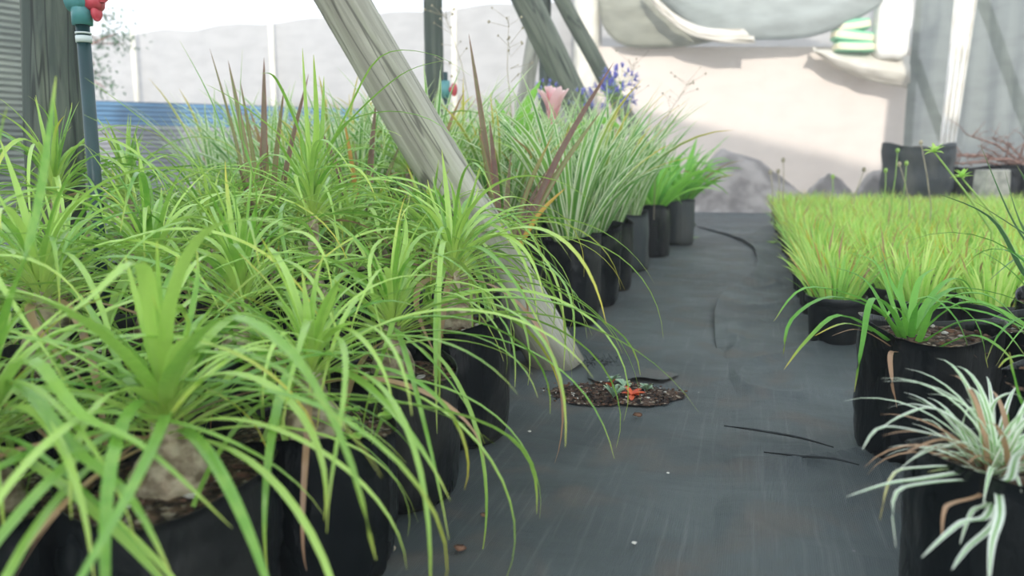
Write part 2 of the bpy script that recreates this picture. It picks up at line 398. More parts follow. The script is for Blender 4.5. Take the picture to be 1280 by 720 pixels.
def caudex_mesh(seed, h=.12, r=.045, z0=.242, c=(0, 0), zc=.36):
    rng = random.Random(seed); mb = MB()
    prof = [(r * .93, -.01), (r, .01), (r * .98, h * .25), (r * .8, h * .45), (r * .55, h * .62), (r * .42, h * .8), (r * .38, h), (r * .36, zc - z0), (.003, zc - z0 + .005)]
    mb.lathe(prof, 20, (c[0], c[1], z0), fn=lambda p, an, rr, z: p + Vector((math.cos(an), math.sin(an), 0)) * rr * .10 * noise.noise(Vector((math.cos(an) * 1.5, math.sin(an) * 1.5, z * 25 + seed))))
    return mb.mesh('bulb', M['caudex'])
PALMV = []
for s in range(6):
    rg = random.Random(100 + s); zc = rg.uniform(.335, .37)
    PALMV.append((palm_foliage(s + 1, zc, 60, rg.uniform(.46, .57)), caudex_mesh(s, .11, rg.uniform(.038, .046), zc=zc)))
TALLV = []
for s in range(3):
    rg = random.Random(300 + s); zc = (.47, .54, .50)[s]
    TALLV.append((palm_foliage(s + 50, zc, 66, .50, .0108, .2), caudex_mesh(s + 9, .12, .036, zc=zc)))

def palm(x, y, label, var, tall=False, rz=None, group=None, scl=1.0, bag=None, leaves=None, zs=1.0, wid=1.0):
    rg = random.Random(int(x * 1000) + int(y * 777) + var)
    t = thing('ponytail_palm', label, 'potted plant', (x, y, 0), rg.uniform(0, 6.28) if rz is None else rz, group)
    t.scale = (scl * wid, scl * wid, scl * zs)
    fo, ca = (TALLV if tall else PALMV)[var % (3 if tall else 6)]
    link('grow_bag', BAGS[(var if bag is None else bag) % 6], t); link('soil', SOILB[var % 3], t)
    link('bulb', ca, t); link('foliage', fo, t)
    if leaves:
        mb = MB(); R_ = Vector((x, y, 0)); a_ = -t.rotation_euler[2]; c_, s_ = math.cos(a_), math.sin(a_); rr = random.Random(var)
        zc = (.56 if tall else .37)
        for pts, w in leaves:
            P = [Vector((0, 0, zc))]
            for q in pts:
                v = (D(*q) - R_) / scl; v = Vector((v.x / wid, v.y / wid, v.z / zs)); P.append(Vector((v.x * c_ - v.y * s_, v.x * s_ + v.y * c_, v.z)))
            leaf_pts(mb, P, w, rr.random(), 18)
        mb.build('long_leaves', M['palm'], t)
    return t

# --- front edge column of ponytail palms
def fromcam(px, d, y=400):
    p = D(px, y, d); return p.x, p.y
FRONT = []
def fp(px, d, *a, **k):
    x, y = fromcam(px, d); FRONT.append((x, y)); return palm(x, y, *a, **k)
fp(200, .95, 'ponytail palm in black bag nearest the camera, pale bulb above crumbly soil', 0, rz=.3, zs=.82, wid=1.08, leaves=[
    ([(190, 400, .92), (170, 330, .88), (100, 385, .82), (-10, 440, .78)], .018), ([(210, 400, .9), (250, 300, .86), (320, 275, .82), (400, 300, .8)], .016),
    ([(150, 440, .85), (60, 380, .75), (-40, 370, .7)], .018), ([(215, 470, .85), (280, 400, .8), (360, 440, .76), (430, 560, .74), (470, 700, .72)], .018), ([(200, 400, .95), (196, 300, .94)], .009), ([(206, 420, .95), (222, 320, .95)], .011), ([(184, 420, .95), (156, 320, .95)], .011)])
fp(386, 1.15, 'ponytail palm between the nearest one and the next, small clover weed at its rim', 1, rz=2.0, zs=.82, wid=1.03)
fp(490, 1.41, 'ponytail palm with yellowing leaves, third along the path from the camera', 2, rz=4.2, zs=.9)
fp(566, 1.72, 'ponytail palm at the corner of the path just before the leaning pole', 3, rz=1.0)
fp(-40, .93, 'ponytail palm cut off by the lower left corner of the photo', 4, rz=3.0, zs=.74, wid=1.02, leaves=[
    ([(20, 480, .85), (90, 560, .74), (160, 620, .68), (215, 720, .64)], .014), ([(0, 420, .85), (40, 300, .85), (60, 180, .9), (70, 95, .95)], .012), ([(30, 450, .8), (100, 520, .75), (180, 560, .72), (290, 660, .7)], .014), ([(-20, 350, .9), (-10, 220, .9), (10, 130, .9)], .012)])
TALLP = D(392, 300, 1.95)
palm(TALLP.x, TALLP.y, 'tall ponytail palm with an upright bright crown left of the leaning pole', 0, True, rz=.5, scl=1.0, leaves=[
    ([(385, 170, 1.95), (378, 60, 1.95)], .012), ([(396, 160, 1.93), (392, 68, 1.9)], .015), ([(402, 170, 1.95), (405, 95, 1.97)], .012), ([(375, 170, 1.95), (345, 100, 1.9), (325, 92, 1.85)], .012),
    ([(430, 150, 1.9), (475, 72, 1.85), (540, 68, 1.8), (596, 100, 1.78)], .007), ([(430, 160, 1.9), (500, 95, 1.8), (556, 75, 1.75)], .007),
    ([(360, 180, 1.9), (300, 130, 1.8), (255, 104, 1.75)], .008), ([(415, 180, 1.9), (440, 150, 1.85), (500, 140, 1.8), (560, 165, 1.75), (600, 240, 1.72)], .009)])
FRONT.append((TALLP.x, TALLP.y))
a = D(165, 300, 2.35); palm(a.x, a.y, 'ponytail palm with pale rounded crown right of the green water pipe', 2, True); FRONT.append((a.x, a.y))
a = D(575, 330, 2.02); palm(a.x, a.y, 'ponytail palm whose crown hides the middle of the leaning pole', 5, rz=2.2, scl=.98); FRONT.append((a.x, a.y))
a = D(300, 330, 1.45); palm(a.x, a.y, 'ponytail palm just behind the second palm of the path edge', 2, rz=5.0, leaves=[
    ([(270, 240, 1.42), (190, 160, 1.38), (106, 97, 1.34)], .010), ([(260, 270, 1.4), (180, 185, 1.36), (104, 143, 1.3)], .009), ([(290, 220, 1.45), (265, 130, 1.45), (224, 50, 1.45)], .008),
    ([(320, 250, 1.4), (300, 160, 1.4), (303, 60, 1.4)], .010)]); FRONT.append((a.x, a.y))

# post / pipe positions
POST1 = D(47, 100, 2.2); POST2 = D(542, 60, 5.0); POST3 = D(681, 60, 7.6); PIPE = D(113, 160, 1.9)
BR1 = [G(702, 456), D(428, 0, 2.5)]
BR2 = [D(806, 308, 5.85), D(658, 0, 5.85)]
BR3 = [D(860, 284, 7.5), D(702, 0, 7.5)]
keep = [(POST1.x, POST1.y, .17), (PIPE.x, PIPE.y, .15), (POST2.x, POST2.y, .19)]
def freeof(x, y, lst, r=.235):
    return all((x - a) ** 2 + (y - b) ** 2 > r * r for a, b in lst) and all((x - a) ** 2 + (y - b) ** 2 > q * q for a, b, q in keep)
def brace_clear(x, y, br, h=.3):
    b, t = br; k = h / t.z if t.z else 0
    for i in range(7):
        p = b.lerp(t, k * i / 6)
        if (p.x - x) ** 2 + (p.y - y) ** 2 < .2 ** 2: return False
    return True
rg = random.Random(5); cnt = 0
for k in range(0, 6):
    for j in range(0, 10):
        x = -.62 - .27 * k + rg.uniform(-.02, .02); y = .55 + .27 * j + rg.uniform(-.02, .02)
        if y > (2.0 if k < 1 else 2.3 if k < 2 else 2.9): continue
        c = Vector((x, y, 0)); f = c.dot(FH); r = c.dot(RT)
        if f < .75 or r / f < -.85: continue
        if not freeof(x, y, FRONT, .24) or not brace_clear(x, y, BR1): continue
        FRONT.append((x, y)); cnt += 1
        palm(x, y, 'ponytail palm deep in the crowded left block, its bag mostly hidden by leaves', cnt, tall=(f > 1.5 and rg.random() < .28),
             group='ponytail palms inside the left block', scl=rg.uniform(.92, 1.08))

# --- variegated plants in tall bags
def strap_foliage(seed, mat, n=60, L=.42, W=.014, z=.3, R=.06, el0=1.15, bend=.5, name='foliage', deadp=.06, elr=.3, segs=8, elmin=None):
    rng = random.Random(seed); mb = MB()
    for k in range(n):
        az = rng.uniform(0, 2 * PI); q = math.sqrt(rng.random()); r = R * q
        el = 1.52 - (1.52 - el0) * q + rng.uniform(-elr, elr) * .5
        if elmin: el = max(el, elmin)
        dead = rng.uniform(.7, 1) if rng.random() < deadp else (.45 if rng.random() < .12 else 0)
        leaf(mb, (r * math.cos(az), r * math.sin(az), z), az + rng.uniform(-.5, .5), min(el, 1.54), L * rng.uniform(.6, 1.08), W * rng.uniform(.7, 1.15),
             bend * rng.uniform(.3, 1.6), rng.random(), segs, dead, rng.uniform(-.4, .4), rng.uniform(1.2, 2), .2, rng.uniform(-.7, .7))
    return mb.mesh(name, M[mat])
VARV = [strap_foliage(s + 70, 'varieg', 66, .68, .027, .29, .055, 1.16, .75, segs=10) for s in range(4)]
AGAV = [strap_foliage(s + 80, 'wide', 46, .60, .046, .29, .055, .8, 1.3, segs=10) for s in range(2)]
def tall_plant(x, y, label, fol, v, kind, group=None, rz=None, scl=1):
    rg = random.Random(int(x * 991) + int(y * 313))
    t = thing(kind, label, 'potted plant', (x, y, 0), rg.uniform(0, 6.28) if rz is None else rz, group); t.scale = (scl,) * 3
    link('grow_bag', TALLBAGS[v % 4], t); link('soil', SOILT[v % 2], t); link('foliage', fol, t); return t
VP = []
ve = [(712, 3.02, 'variegated strap-leaved plant in smooth black bag, first beyond the leaning pole'),
      (738, 3.42, 'variegated plant second along the path beyond the leaning pole'),
      (760, 3.85, 'variegated plant third along the path beyond the leaning pole'),
      (783, 4.55, 'variegated plant in dusty grey bag standing forward at the path')]
for i, (px, d, lb) in enumerate(ve):
    x, y = fromcam(px, d); VP.append((x, y)); tall_plant(x, y, lb, VARV[i % 4], (0, 2, 3, 1)[i], 'variegated_plant')
for i, (px, d, lb) in enumerate([(812, 5.25, 'bright green strap-leaved plant just past the dusty grey bag'),
                                 (845, 6.05, 'bright green broad-leaved plant at the far end of the left row'),
                                 (815, 6.4, 'bright green broad-leaved plant behind the end of the left row')]):
    x, y = fromcam(px, d); VP.append((x, y)); tall_plant(x, y, lb, AGAV[i % 2], i, 'agapanthus', scl=1.0)
rg = random.Random(8)
for k in range(0, 6):
    for j in range(0, 14):
        x = -.93 - .31 * k + rg.uniform(-.03, .03); y = 2.75 + .31 * j + rg.uniform(-.03, .03)
        if y > 6.6 or (k > 3 and y < 3.2): continue
        if not freeof(x, y, VP, .25) or not freeof(x, y, FRONT, .25): continue
        if not (brace_clear(x, y, BR1) and brace_clear(x, y, BR2)): continue
        VP.append((x, y))
        if y > 5.2 or (k > 3 and rg.random() < .4):
            tall_plant(x, y, 'bright green broad-leaved plant inside the far left block', AGAV[(j + k) % 2], j, 'agapanthus', 'broad-leaved plants in the far left block')
        else:
            tall_plant(x, y, 'variegated strap-leaved plant inside the block beyond the leaning pole', VARV[(j + k) % 4], j, 'variegated_plant', 'variegated plants inside the block', scl=rg.uniform(.9, 1.08))

# --- reddish flax plants: stiff blades given one by one, each with its own height
def flax(px, d, label, blades, bag_var=0):
    p = D(px, 300, d); t = thing('flax_plant', label, 'potted plant', (p.x, p.y, 0))
    link('grow_bag', BAGS[bag_var], t); link('soil', SOILB[0], t)
    mb = MB(); rng = random.Random(px)
    for (bx, by, tx, ty, w, r, dd) in blades:
        b = D(bx, by, d); e = D(tx, ty, d + rng.uniform(-.12, .12))
        b0 = Vector((p.x + (b.x - p.x) * .12, p.y + (b.y - p.y) * .12, .24)); m = b0.lerp(e, .5) + Vector((0, 0, .03)) + (b - b0) * .1
        leaf_pts(mb, [q - Vector((p.x, p.y, 0)) for q in (b0, m, e)], w, r, 10, dd, facing=FH + RT * rng.uniform(-.4, .4))
    for k in range(7):
        leaf(mb, (0, 0, .24), rng.uniform(0, 6.28), rng.uniform(.9, 1.4), rng.uniform(.3, .5), .02, .3, rng.random(), 8, 0)
    mb.build('foliage', M['flax'], t)
    return t
flax(330, 2.55, 'tall reddish flax plant behind the palms at the blue fence', [(320, 230, 285, 75, .022, .9, 0), (325, 230, 330, 72, .024, .2, 0), (335, 230, 355, 110, .018, .6, 0), (338, 240, 386, 92, .02, .1, 0), (322, 240, 262, 60, .012, .9, 0), (340, 240, 300, 100, .014, .95, 0)])
x_, y_ = fromcam(330, 2.55)
flax(455, 2.75, 'brown-tipped flax plant beside the left edge of the leaning pole', [(452, 230, 470, 125, .024, .1, 0), (450, 230, 430, 150, .018, .3, .9), (455, 230, 400, 160, .02, .05, 0), (460, 230, 500, 180, .02, .8, 0)], 1)
flax(628, 2.62, 'reddish flax plant with blades crossing the variegated leaves behind the pole', [(622, 260, 586, 42, .022, .3, 0), (628, 260, 612, 150, .024, 0, 0), (640, 270, 767, 78, .022, .0, 0), (650, 280, 750, 140, .02, .95, 0), (650, 285, 707, 235, .016, .9, .75), (625, 260, 598, 160, .02, .8, 0), (632, 270, 690, 170, .016, .9, .3)], 2)

# --- agapanthus flowers
def umbel(name, label, px, py, d, r, n, matk, z0=.3, budp=.3, group=None, seed=0):
    rng = random.Random(seed + px); top = D(px, py, d)
    t = thing(name, label, 'flower', (top.x + .03, top.y, .28), group=group); base = Vector((top.x + .03, top.y, .28))
    mb = MB(); tp = top - base
    mb.tube([(0, 0, 0), tp * .5 + Vector((.01, 0, 0)), tp], [.005, .004, .004], 6)
    mb.build('stalk', M['stalk'], t)
    mb = MB()
    for k in range(n):
        ph = rng.uniform(0, 6.28); th = math.acos(rng.uniform(-.5, 1)); dr = Vector((math.sin(th) * math.cos(ph), math.sin(th) * math.sin(ph), math.cos(th)))
        e = tp + dr * r * rng.uniform(.7, 1)
        mb.mi = 1; mb.tube([tp, e], .0012, 4)
        mb.mi = 0
        az = math.atan2(dr.y, dr.x); el = math.asin(max(-1, min(1, dr.z)))
        for q in range(5):
            leaf(mb, e, az + math.cos(q * 1.256) * .6, el + math.sin(q * 1.256) * .6, r * .36, r * .10, -.3, rng.random(), 3, 0)
    mb.build('flower_head', [M[matk], M['stalk']], t)
    return t
umbel('agapanthus_flower', 'violet flower head in front of the lower end of the far pole', 765, 122, 4.6, .12, 34, 'violet')
umbel('agapanthus_flower', 'smaller violet flower head standing free against the cream wall', 776, 104, 5.0, .11, 20, 'violet')
umbel('agapanthus_flower', 'violet flower head tucked against the middle leaning pole', 728, 128, 4.4, .07, 18, 'violet')
umbel('agapanthus_flower', 'small violet flower head beside the dark thin post', 683, 112, 4.4, .07, 16, 'violet')
# pink bloom
p = D(691, 134, 3.5); t = thing('pink_flower', 'pale pink bloom rising among the leaves under the dark post', 'flower', (p.x, p.y, .3))
mb = MB(); mb.tube([(0, 0, 0), (0, 0, p.z - .38)], .006, 6); mb.build('stalk', M['stalk'], t)
mb = MB(); rng = random.Random(2)
for k in range(12): leaf(mb, (0, 0, p.z - .38), k * .9, 1.25 + .2 * (k % 2), .17, .05, .35, rng.random(), 6, 0, wp=lambda t: .3 + math.sin(min(1, t) * PI * .95) * .9)
mb.build('petals', M['pink'], t)

# --- broad green leaves rising left of the pink bloom
p = D(660, 300, 3.75); t = thing('agapanthus', 'plant with broad green leaves rising beside the pink bloom', 'potted plant', (p.x, p.y, 0)); link('grow_bag', TALLBAGS[0], t); link('soil', SOILT[0], t); mb = MB()
for pts, w in [([(650, 165, 3.7), (676, 100, 3.7)], .07), ([(656, 178, 3.7), (675, 132, 3.6)], .06), ([(640, 175, 3.7), (618, 122, 3.7)], .05), ([(690, 195, 3.7), (748, 150, 3.7), (785, 168, 3.7)], .05)]:
    leaf_pts(mb, [Vector((0, 0, .29))] + [D(*q) - Vector((p.x, p.y, 0)) for q in pts], w, .6, 12, facing=FH)
mb.build('foliage', M['wide'], t)

# --- airy dry flower stalks
def airy(px0, py0, px1, py1, d, seed, label):
    rng = random.Random(seed); a = D(px0, py0, d); b = D(px1, py1, d); base = Vector((a.x, a.y, .27))
    mb = MB(); P = [Vector((0, 0, 0)), (a - base) , (a - base).lerp(b - base, .5) + Vector((rng.uniform(-.02, .02), 0, 0)), b - base]
    mb.tube(P, [.0035, .0025, .0018, .001], 5)
    for k in range(16):
        u = rng.uniform(.35, 1); s = P[1].lerp(P[3], u); az = rng.uniform(0, 6.28); l = rng.uniform(.03, .12)
        e = s + Vector((math.cos(az), math.sin(az), rng.uniform(.1, .9))) * l
        mb.tube([s, e], .0009, 4); mb.blob(e, rng.uniform(.003, .007), 4)
    o = mb.build('dry_flower_stalk', M['dry_stalk'], loc=base); tag(o, label, 'flower stalk')
airy(640, 150, 636, 20, 3.6, 1, 'tall airy seed stalk between the leaning pole and the middle pole')
airy(590, 150, 556, 15, 3.8, 2, 'thin airy seed stalk just right of the dark upright post')
airy(820, 175, 862, 100, 4.8, 3, 'bent dry seed stalk above the far green leaves, against the wall')
airy(790, 150, 792, 78, 5.0, 4, 'fine seed stalk right of the violet flowers')

# ------------------------------------------------------------------ right side
# big bags
def big_bag(p, name, label, var, rz=0, scl=1.0):
    t = thing(name, label, 'potted plant', (p.x, p.y, 0), rz); link('grow_bag', BAGS[var], t, sc_=None); link('soil', SOILB[var % 3], t); return t
R1 = D(1155, 500, 1.62)
t = big_bag(R1, 'strap_leaved_plant', 'green arching strap-leaved plant in the large black bag beside the path', 1); t.scale = (1.12, 1.12, 1.0)
mb = MB(); d1 = 1.62
def LR(pts, w, r=.5, dead=0, base=(1138, 452)):
    P = [D(base[0], base[1], d1 + .0)] + [D(x, y, d1 + dd) for (x, y, dd) in pts]
    leaf_pts(mb, [(q.x - R1.x) / 1.12 * 1 if False else Vector(((q.x - R1.x) / 1.12, (q.y - R1.y) / 1.12, q.z)) for q in P], w, r, 16, dead)
LR([(1095, 385, -.05), (1010, 360, -.1), (967, 402, -.12)], .013, .6)
LR([(1105, 395, -.03), (1040, 372, -.08), (990, 400, -.12), (979, 445, -.14)], .013, .5)
LR([(1100, 420, -.08), (1050, 395, -.14), (1010, 425, -.17), (980, 462, -.2)], .014, .4, .3)
LR([(1108, 425, .0), (1060, 405, -.06), (1018, 420, -.1)], .012, .7, .45)
LR([(1110, 400, .05), (1080, 350, .1), (1035, 332, .14)], .012, .3)
LR([(1118, 390, .06), (1095, 330, .12), (1050, 314, .18)], .010, .8)
LR([(1118, 395, -.06), (1090, 375, -.1), (1078, 430, -.16), (1068, 490, -.18)], .012, .3)
LR([(1128, 385, .02), (1112, 350, .06), (1098, 300, .08)], .012, .5)
LR([(1130, 400, -.02), (1118, 385, -.02), (1106, 400, -.05)], .012, .9)
LR([(1148, 400, .03), (1180, 355, .05), (1205, 352, .06), (1222, 380, .06)], .015, .6)
LR([(1150, 410, .0), (1190, 372, -.04), (1240, 372, -.08), (1290, 420, -.12)], .015, .7)
LR([(1155, 415, -.04), (1200, 380, -.08), (1250, 390, -.1), (1300, 440, -.14)], .014, .4)
LR([(1160, 425, -.06), (1205, 402, -.1), (1250, 410, -.16), (1285, 450, -.2)], .013, .5)
LR([(1165, 440, -.08), (1215, 420, -.14), (1255, 440, -.2), (1275, 470, -.22)], .012, .3, .3)
LR([(1142, 400, -.04), (1160, 372, -.06), (1195, 400, -.1), (1215, 450, -.12)], .012, .2)
LR([(1150, 400, .08), (1190, 362, .14), (1250, 368, .2), (1290, 385, .22)], .012, .3)
LR([(1140, 390, .05), (1150, 350, .1), (1170, 335, .14)], .013, .8)
LR([(1133, 400, .05), (1125, 360, .1), (1140, 322, .14)], .012, .6)
LR([(1152, 420, -.08), (1175, 378, -.12), (1218, 400, -.14), (1235, 460, -.16)], .012, .5)
mb.build('foliage', M['strap'], t)
mb = MB()
LR([(1115, 440, -.12), (1114, 470, -.17), (1121, 510, -.17)], .008, .5, 1)
LR([(1170, 442, -.1), (1200, 432, -.12), (1222, 448, -.13)], .006, .3, 1)
LR([(1160, 446, -.11), (1190, 452, -.12), (1240, 440, -.12)], .005, .6, 1)
LR([(1100, 425, -.1), (1070, 412, -.14), (1040, 420, -.15)], .005, .6, 1)
mb.build('dead_leaves', M['strap'], t)['label'] = 'dry pinkish-tan dead leaves'

R2 = D(1318, 500, 1.62)
t = big_bag(R2, 'strap_leaved_plant', 'strap-leaved plant cut by the right edge, next to the large bag', 2, 1.0); t.scale = (1.1, 1.1, .98)
link('foliage', strap_foliage(91, 'strap', 26, .42, .013, .24, .03, .5, 1.6, segs=12), t)
# tall dark straps entering from the right
R5 = D(1335, 400, 1.98)
t = big_bag(R5, 'dark_strap_plant', 'dark green plant entering from the right edge with stiff pale-edged blades', 3)
mb = MB()
def LQ(pts, w, r=.5, dead=0, mbx=None, c=R5, d=1.98, b=(1330, 400)):
    P = [Vector((c.x, c.y, .25))] + [D(x, y, d + dd) for (x, y, dd) in pts]
    leaf_pts(mbx if mbx else mb, [q - Vector((c.x, c.y, 0)) for q in P], w, r, 16, dead)
LQ([(1285, 350, -.1), (1240, 275, -.2), (1160, 238, -.3)], .014, .2)
LQ([(1300, 330, 0), (1262, 270, 0), (1225, 180, 0)], .013, .7)
LQ([(1305, 330, 0), (1290, 250, 0), (1270, 205, 0)], .022, .3)
LQ([(1310, 330, .1), (1275, 280, .1), (1255, 210, .12)], .018, .9)
LQ([(1315, 330, .1), (1290, 300, .0), (1215, 250, -.1)], .012, .5)
LQ([(1305, 350, .1), (1280, 320, .1), (1235, 352, .1)], .014, .6)
LQ([(1320, 330, .1), (1310, 250, .1), (1300, 190, .1)], .022, .5)
mb.build('foliage', M['dark_strap'], t)
# white variegated, bottom right corner
R3 = D(1262, 640, .98)
t = big_bag(R3, 'spider_plant', 'white and green striped grassy plant in the bottom right corner', 4, .4); t.scale = (1, 1, .86)
mb = MB(); d3 = .98
def L3(pts, w, r=.5, dead=0, base=(1245, 600)):
    b = D(base[0], base[1], d3); P = [b] + [D(x, y, d3 + dd) for (x, y, dd) in pts]
    leaf_pts(mb, [Vector((q.x - R3.x, q.y - R3.y, q.z / .86)).copy() if False else rot_in(q) for q in P], w, r, 14, dead)
def rot_in(q):
    v = Vector((q.x - R3.x, q.y - R3.y, q.z / .86)); c, s = math.cos(-.4), math.sin(-.4)
    return Vector((v.x * c - v.y * s, v.x * s + v.y * c, v.z))
for pts, w, r, dd in [
    ([(1225, 555, 0), (1170, 512, 0), (1128, 520, -.02), (1101, 536, -.03)], .007, .9, 0),
    ([(1215, 560, -.02), (1150, 540, -.06), (1100, 535, -.08), (1078, 562, -.1)], .007, .9, 0),
    ([(1220, 590, -.05), (1150, 600, -.1), (1110, 605, -.12), (1058, 621, -.14)], .009, .8, 0),
    ([(1215, 585, -.04), (1150, 585, -.08), (1115, 595, -.1), (1100, 650, -.11)], .006, .9, .4),
    ([(1220, 600, -.06), (1155, 605, -.12), (1118, 620, -.15), (1120, 684, -.16)], .006, .9, 0),
    ([(1205, 570, .02), (1170, 530, .04), (1145, 525, .05)], .007, .7, 0),
    ([(1210, 565, -.02), (1180, 550, -.05), (1145, 560, -.07), (1133, 566, -.08)], .006, .5, .95),
    ([(1235, 560, .04), (1225, 520, .06), (1208, 498, .07)], .007, .9, 0),
    ([(1242, 560, .04), (1240, 510, .06), (1262, 492, .06), (1282, 500, .06)], .008, .9, 0),
    ([(1236, 570, .02), (1222, 520, .02), (1210, 512, .02), (1200, 545, .02)], .007, .8, 0),
    ([(1225, 620, -.1), (1190, 630, -.16), (1180, 640, -.18), (1177, 672, -.2)], .006, .8, .9),
    ([(1235, 630, -.1), (1215, 640, -.14), (1200, 680, -.16)], .007, .7, 0),
    ([(1235, 645, -.14), (1200, 655, -.2), (1152, 697, -.24)], .009, .95, 0),
    ([(1245, 650, -.14), (1210, 685, -.2), (1190, 712, -.24)], .008, .95, 0),
    ([(1265, 560, -.04), (1285, 530, -.06), (1310, 540, -.08)], .008, .9, 0),
    ([(1262, 600, -.14), (1272, 570, -.2), (1300, 560, -.24)], .010, .95, 0),
    ([(1250, 640, -.18), (1240, 680, -.22), (1236, 730, -.24)], .009, .95, 0),
    ([(1225, 580, .0), (1200, 570, .0), (1165, 580, .0), (1150, 600, .0)], .006, .2, 0),
    ([(1225, 605, -.04), (1190, 588, -.06), (1160, 590, -.08)], .006, .2, .3)]:
    L3(pts, w, r, dd)
rng = random.Random(4)
for k in range(80):
    b = rot_in(D(1240 + rng.uniform(-12, 26), 600, d3 + rng.uniform(-.03, .04)))
    leaf(mb, b, rng.uniform(0, 6.28), rng.uniform(.5, 1.4), rng.uniform(.12, .25), .0068, rng.uniform(.8, 2), rng.uniform(.2, 1), 10, 0 if rng.random() > .12 else .9)
mb.build('foliage', M['white_varieg'], t)
mb = MB()
R4 = D(1345, 600, 1.24)
t = big_bag(R4, 'strap_leaved_plant', 'plant behind the white-striped one with one upright green blade at the edge', 5)
LQ([(1300, 520, -.1), (1275, 500, -.12), (1262, 440, -.12)], .010, .7, 0, mb, R4, 1.24)
LQ([(1300, 540, -.1), (1266, 545, -.12), (1258, 500, -.12)], .010, .4, 0, mb, R4, 1.24)
LQ([(1300, 500, 0), (1262, 520, -.06), (1240, 500, -.12), (1220, 460, -.14)][:1] + [(1290, 450, 0), (1262, 448, -.02), (1248, 460, -.03)], .009, .5, .3, mb, R4, 1.24)
for k in range(14): leaf(mb, (0, 0, .25), rng.uniform(-1.5, 1.5), rng.uniform(.6, 1.4), rng.uniform(.2, .35), .011, 1.3, rng.random(), 10)
mb.build('foliage', M['strap'], t)

# grass pots
GV = []
for s in range(8):
    GV.append(strap_foliage(s + 200, 'lime' if s % 3 else 'grass_b', 72, .235, .0105, .123, .07, 1.08, .45, segs=6, deadp=.06, elr=.45, elmin=.88))
n_g = 0; rg = random.Random(31); occupied = [(R1.x, R1.y), (R2.x, R2.y), (R5.x, R5.y), (R3.x, R3.y), (R4.x, R4.y)]
def grass_pot(x, y, label, v, group=None):
    t = thing('grass_pot', label, 'potted grass', (x, y, 0), rg.uniform(0, 6.28), group); zz = rg.uniform(.9, 1.14); t.scale = (1, 1, 1)
    link('pot', POT, t); link('soil', SOILP[v % 2], t); o = link('foliage', GV[v % 8], t); o.scale = (1, 1, zz); o.location = (0, 0, .123 * (1 - zz)); return t
def xedge(y):                                  # the left edge of the block follows the path
    a = G(1040, 430); b = G(975, 283); k = (y - a.y) / (b.y - a.y); return a.x + (b.x - a.x) * k
j = 0; y = G(1062, 434).y + .09
while y < 8.4:
    x0 = xedge(y) + .02; k = 0
    while True:
        x = x0 + .23 * k + rg.uniform(-.012, .012); yy = y + rg.uniform(-.012, .012); c = Vector((x, yy, 0)); f = c.dot(FH); r = c.dot(RT)
        if r / f > .70 or k > 15: break
        k += 1
        if y > 6.2 and k > 9: continue
        if any((x - a) ** 2 + (yy - b) ** 2 < .27 ** 2 for a, b in occupied): continue
        if f < 2.45 and r / f < .40: continue
        if f < 1.75: continue
        n_g += 1
        if k == 1:
            lbs = {0: 'black pot of lime grass leading the edge row, standing clear on the mat'}
            lb = 'black pot of lime grass lining the edge of the path on the right'; gp = 'grass pots along the path edge'
            grass_pot(x, yy, lb, rg.randrange(8), gp)
        else:
            grass_pot(x, yy, 'black pot of lime grass inside the dense block right of the path', rg.randrange(8), 'grass pots inside the right block')
    y += .232; j += 1
print('grass pots', n_g)

# seed stalks above the grass
def bud_stalk(px0, py0, px1, py1, d, lab, star=True, mat='stalk', r=.004):
    a = D(px0, py0, d); b = D(px1, py1, d); base = Vector((a.x, a.y, .12)); t = thing('flower_stalk', lab, 'flower stalk', base)
    mb = MB(); mb.tube([(0, 0, 0), (a - base), (a - base).lerp(b - base, .5) + Vector((.004, 0, .004)), b - base], [r, r, r * .9, r * .7], 6); mb.build('stalk', M[mat], t)
    mb = MB(); rng = random.Random(px1)
    if star:
        for k in range(12): leaf(mb, b - base, k * .52, rng.uniform(-.1, 1.2), .045 * d / 3.2, .016 * d / 3.2, .5, rng.random(), 4)
    else: mb.blob(b - base, .008 * d / 3.2, 6, (1, 1, 1.3))
    mb.build('bud', M['lime'] if star else M[mat], t)
bud_stalk(1240, 290, 1168, 190, 2.9, 'thick green stalk bent left with a star-shaped head, before the big black bag')
bud_stalk(1262, 300, 1202, 222, 3.0, 'shorter green stalk with an open star head right of the big black bag')
for (a, b, c, e, d, lb, s, m_) in [
    (1115, 250, 1122, 188, 4.6, 'slim green bud stalk before the left side of the big black bag', False, 'stalk'),
    (1128, 255, 1133, 204, 4.6, 'slim green bud stalk before the middle of the big black bag', False, 'stalk'),
    (1105, 255, 1107, 213, 4.8, 'short green bud stalk at the left foot of the big black bag', False, 'stalk'),
    (1164, 260, 1151, 178, 4.4, 'pale dry stalk crossing the big black bag', False, 'dry_stalk'),
    (1137, 255, 1124, 205, 4.6, 'pale tan stalk slanting before the big black bag', False, 'dry_stalk'),
    (1040, 250, 1041, 221, 6.5, 'small stalk right of the brown heap above the grass', False, 'stalk'),
    (1068, 245, 1080, 212, 6.0, 'pale slanted stalk above the middle of the grass', False, 'dry_stalk'),
    (966, 245, 963, 215, 6.6, 'first pale stalk above the far corner of the grass', False, 'dry_stalk'),
    (974, 245, 973, 214, 6.6, 'second pale stalk above the far corner of the grass', False, 'dry_stalk'),
    (979, 245, 979, 200, 6.6, 'tallest pale stalk above the far corner of the grass', False, 'dry_stalk')]:
    bud_stalk(a, b, c, e, d, lb, s, m_, .003 if d < 5 else .0045)

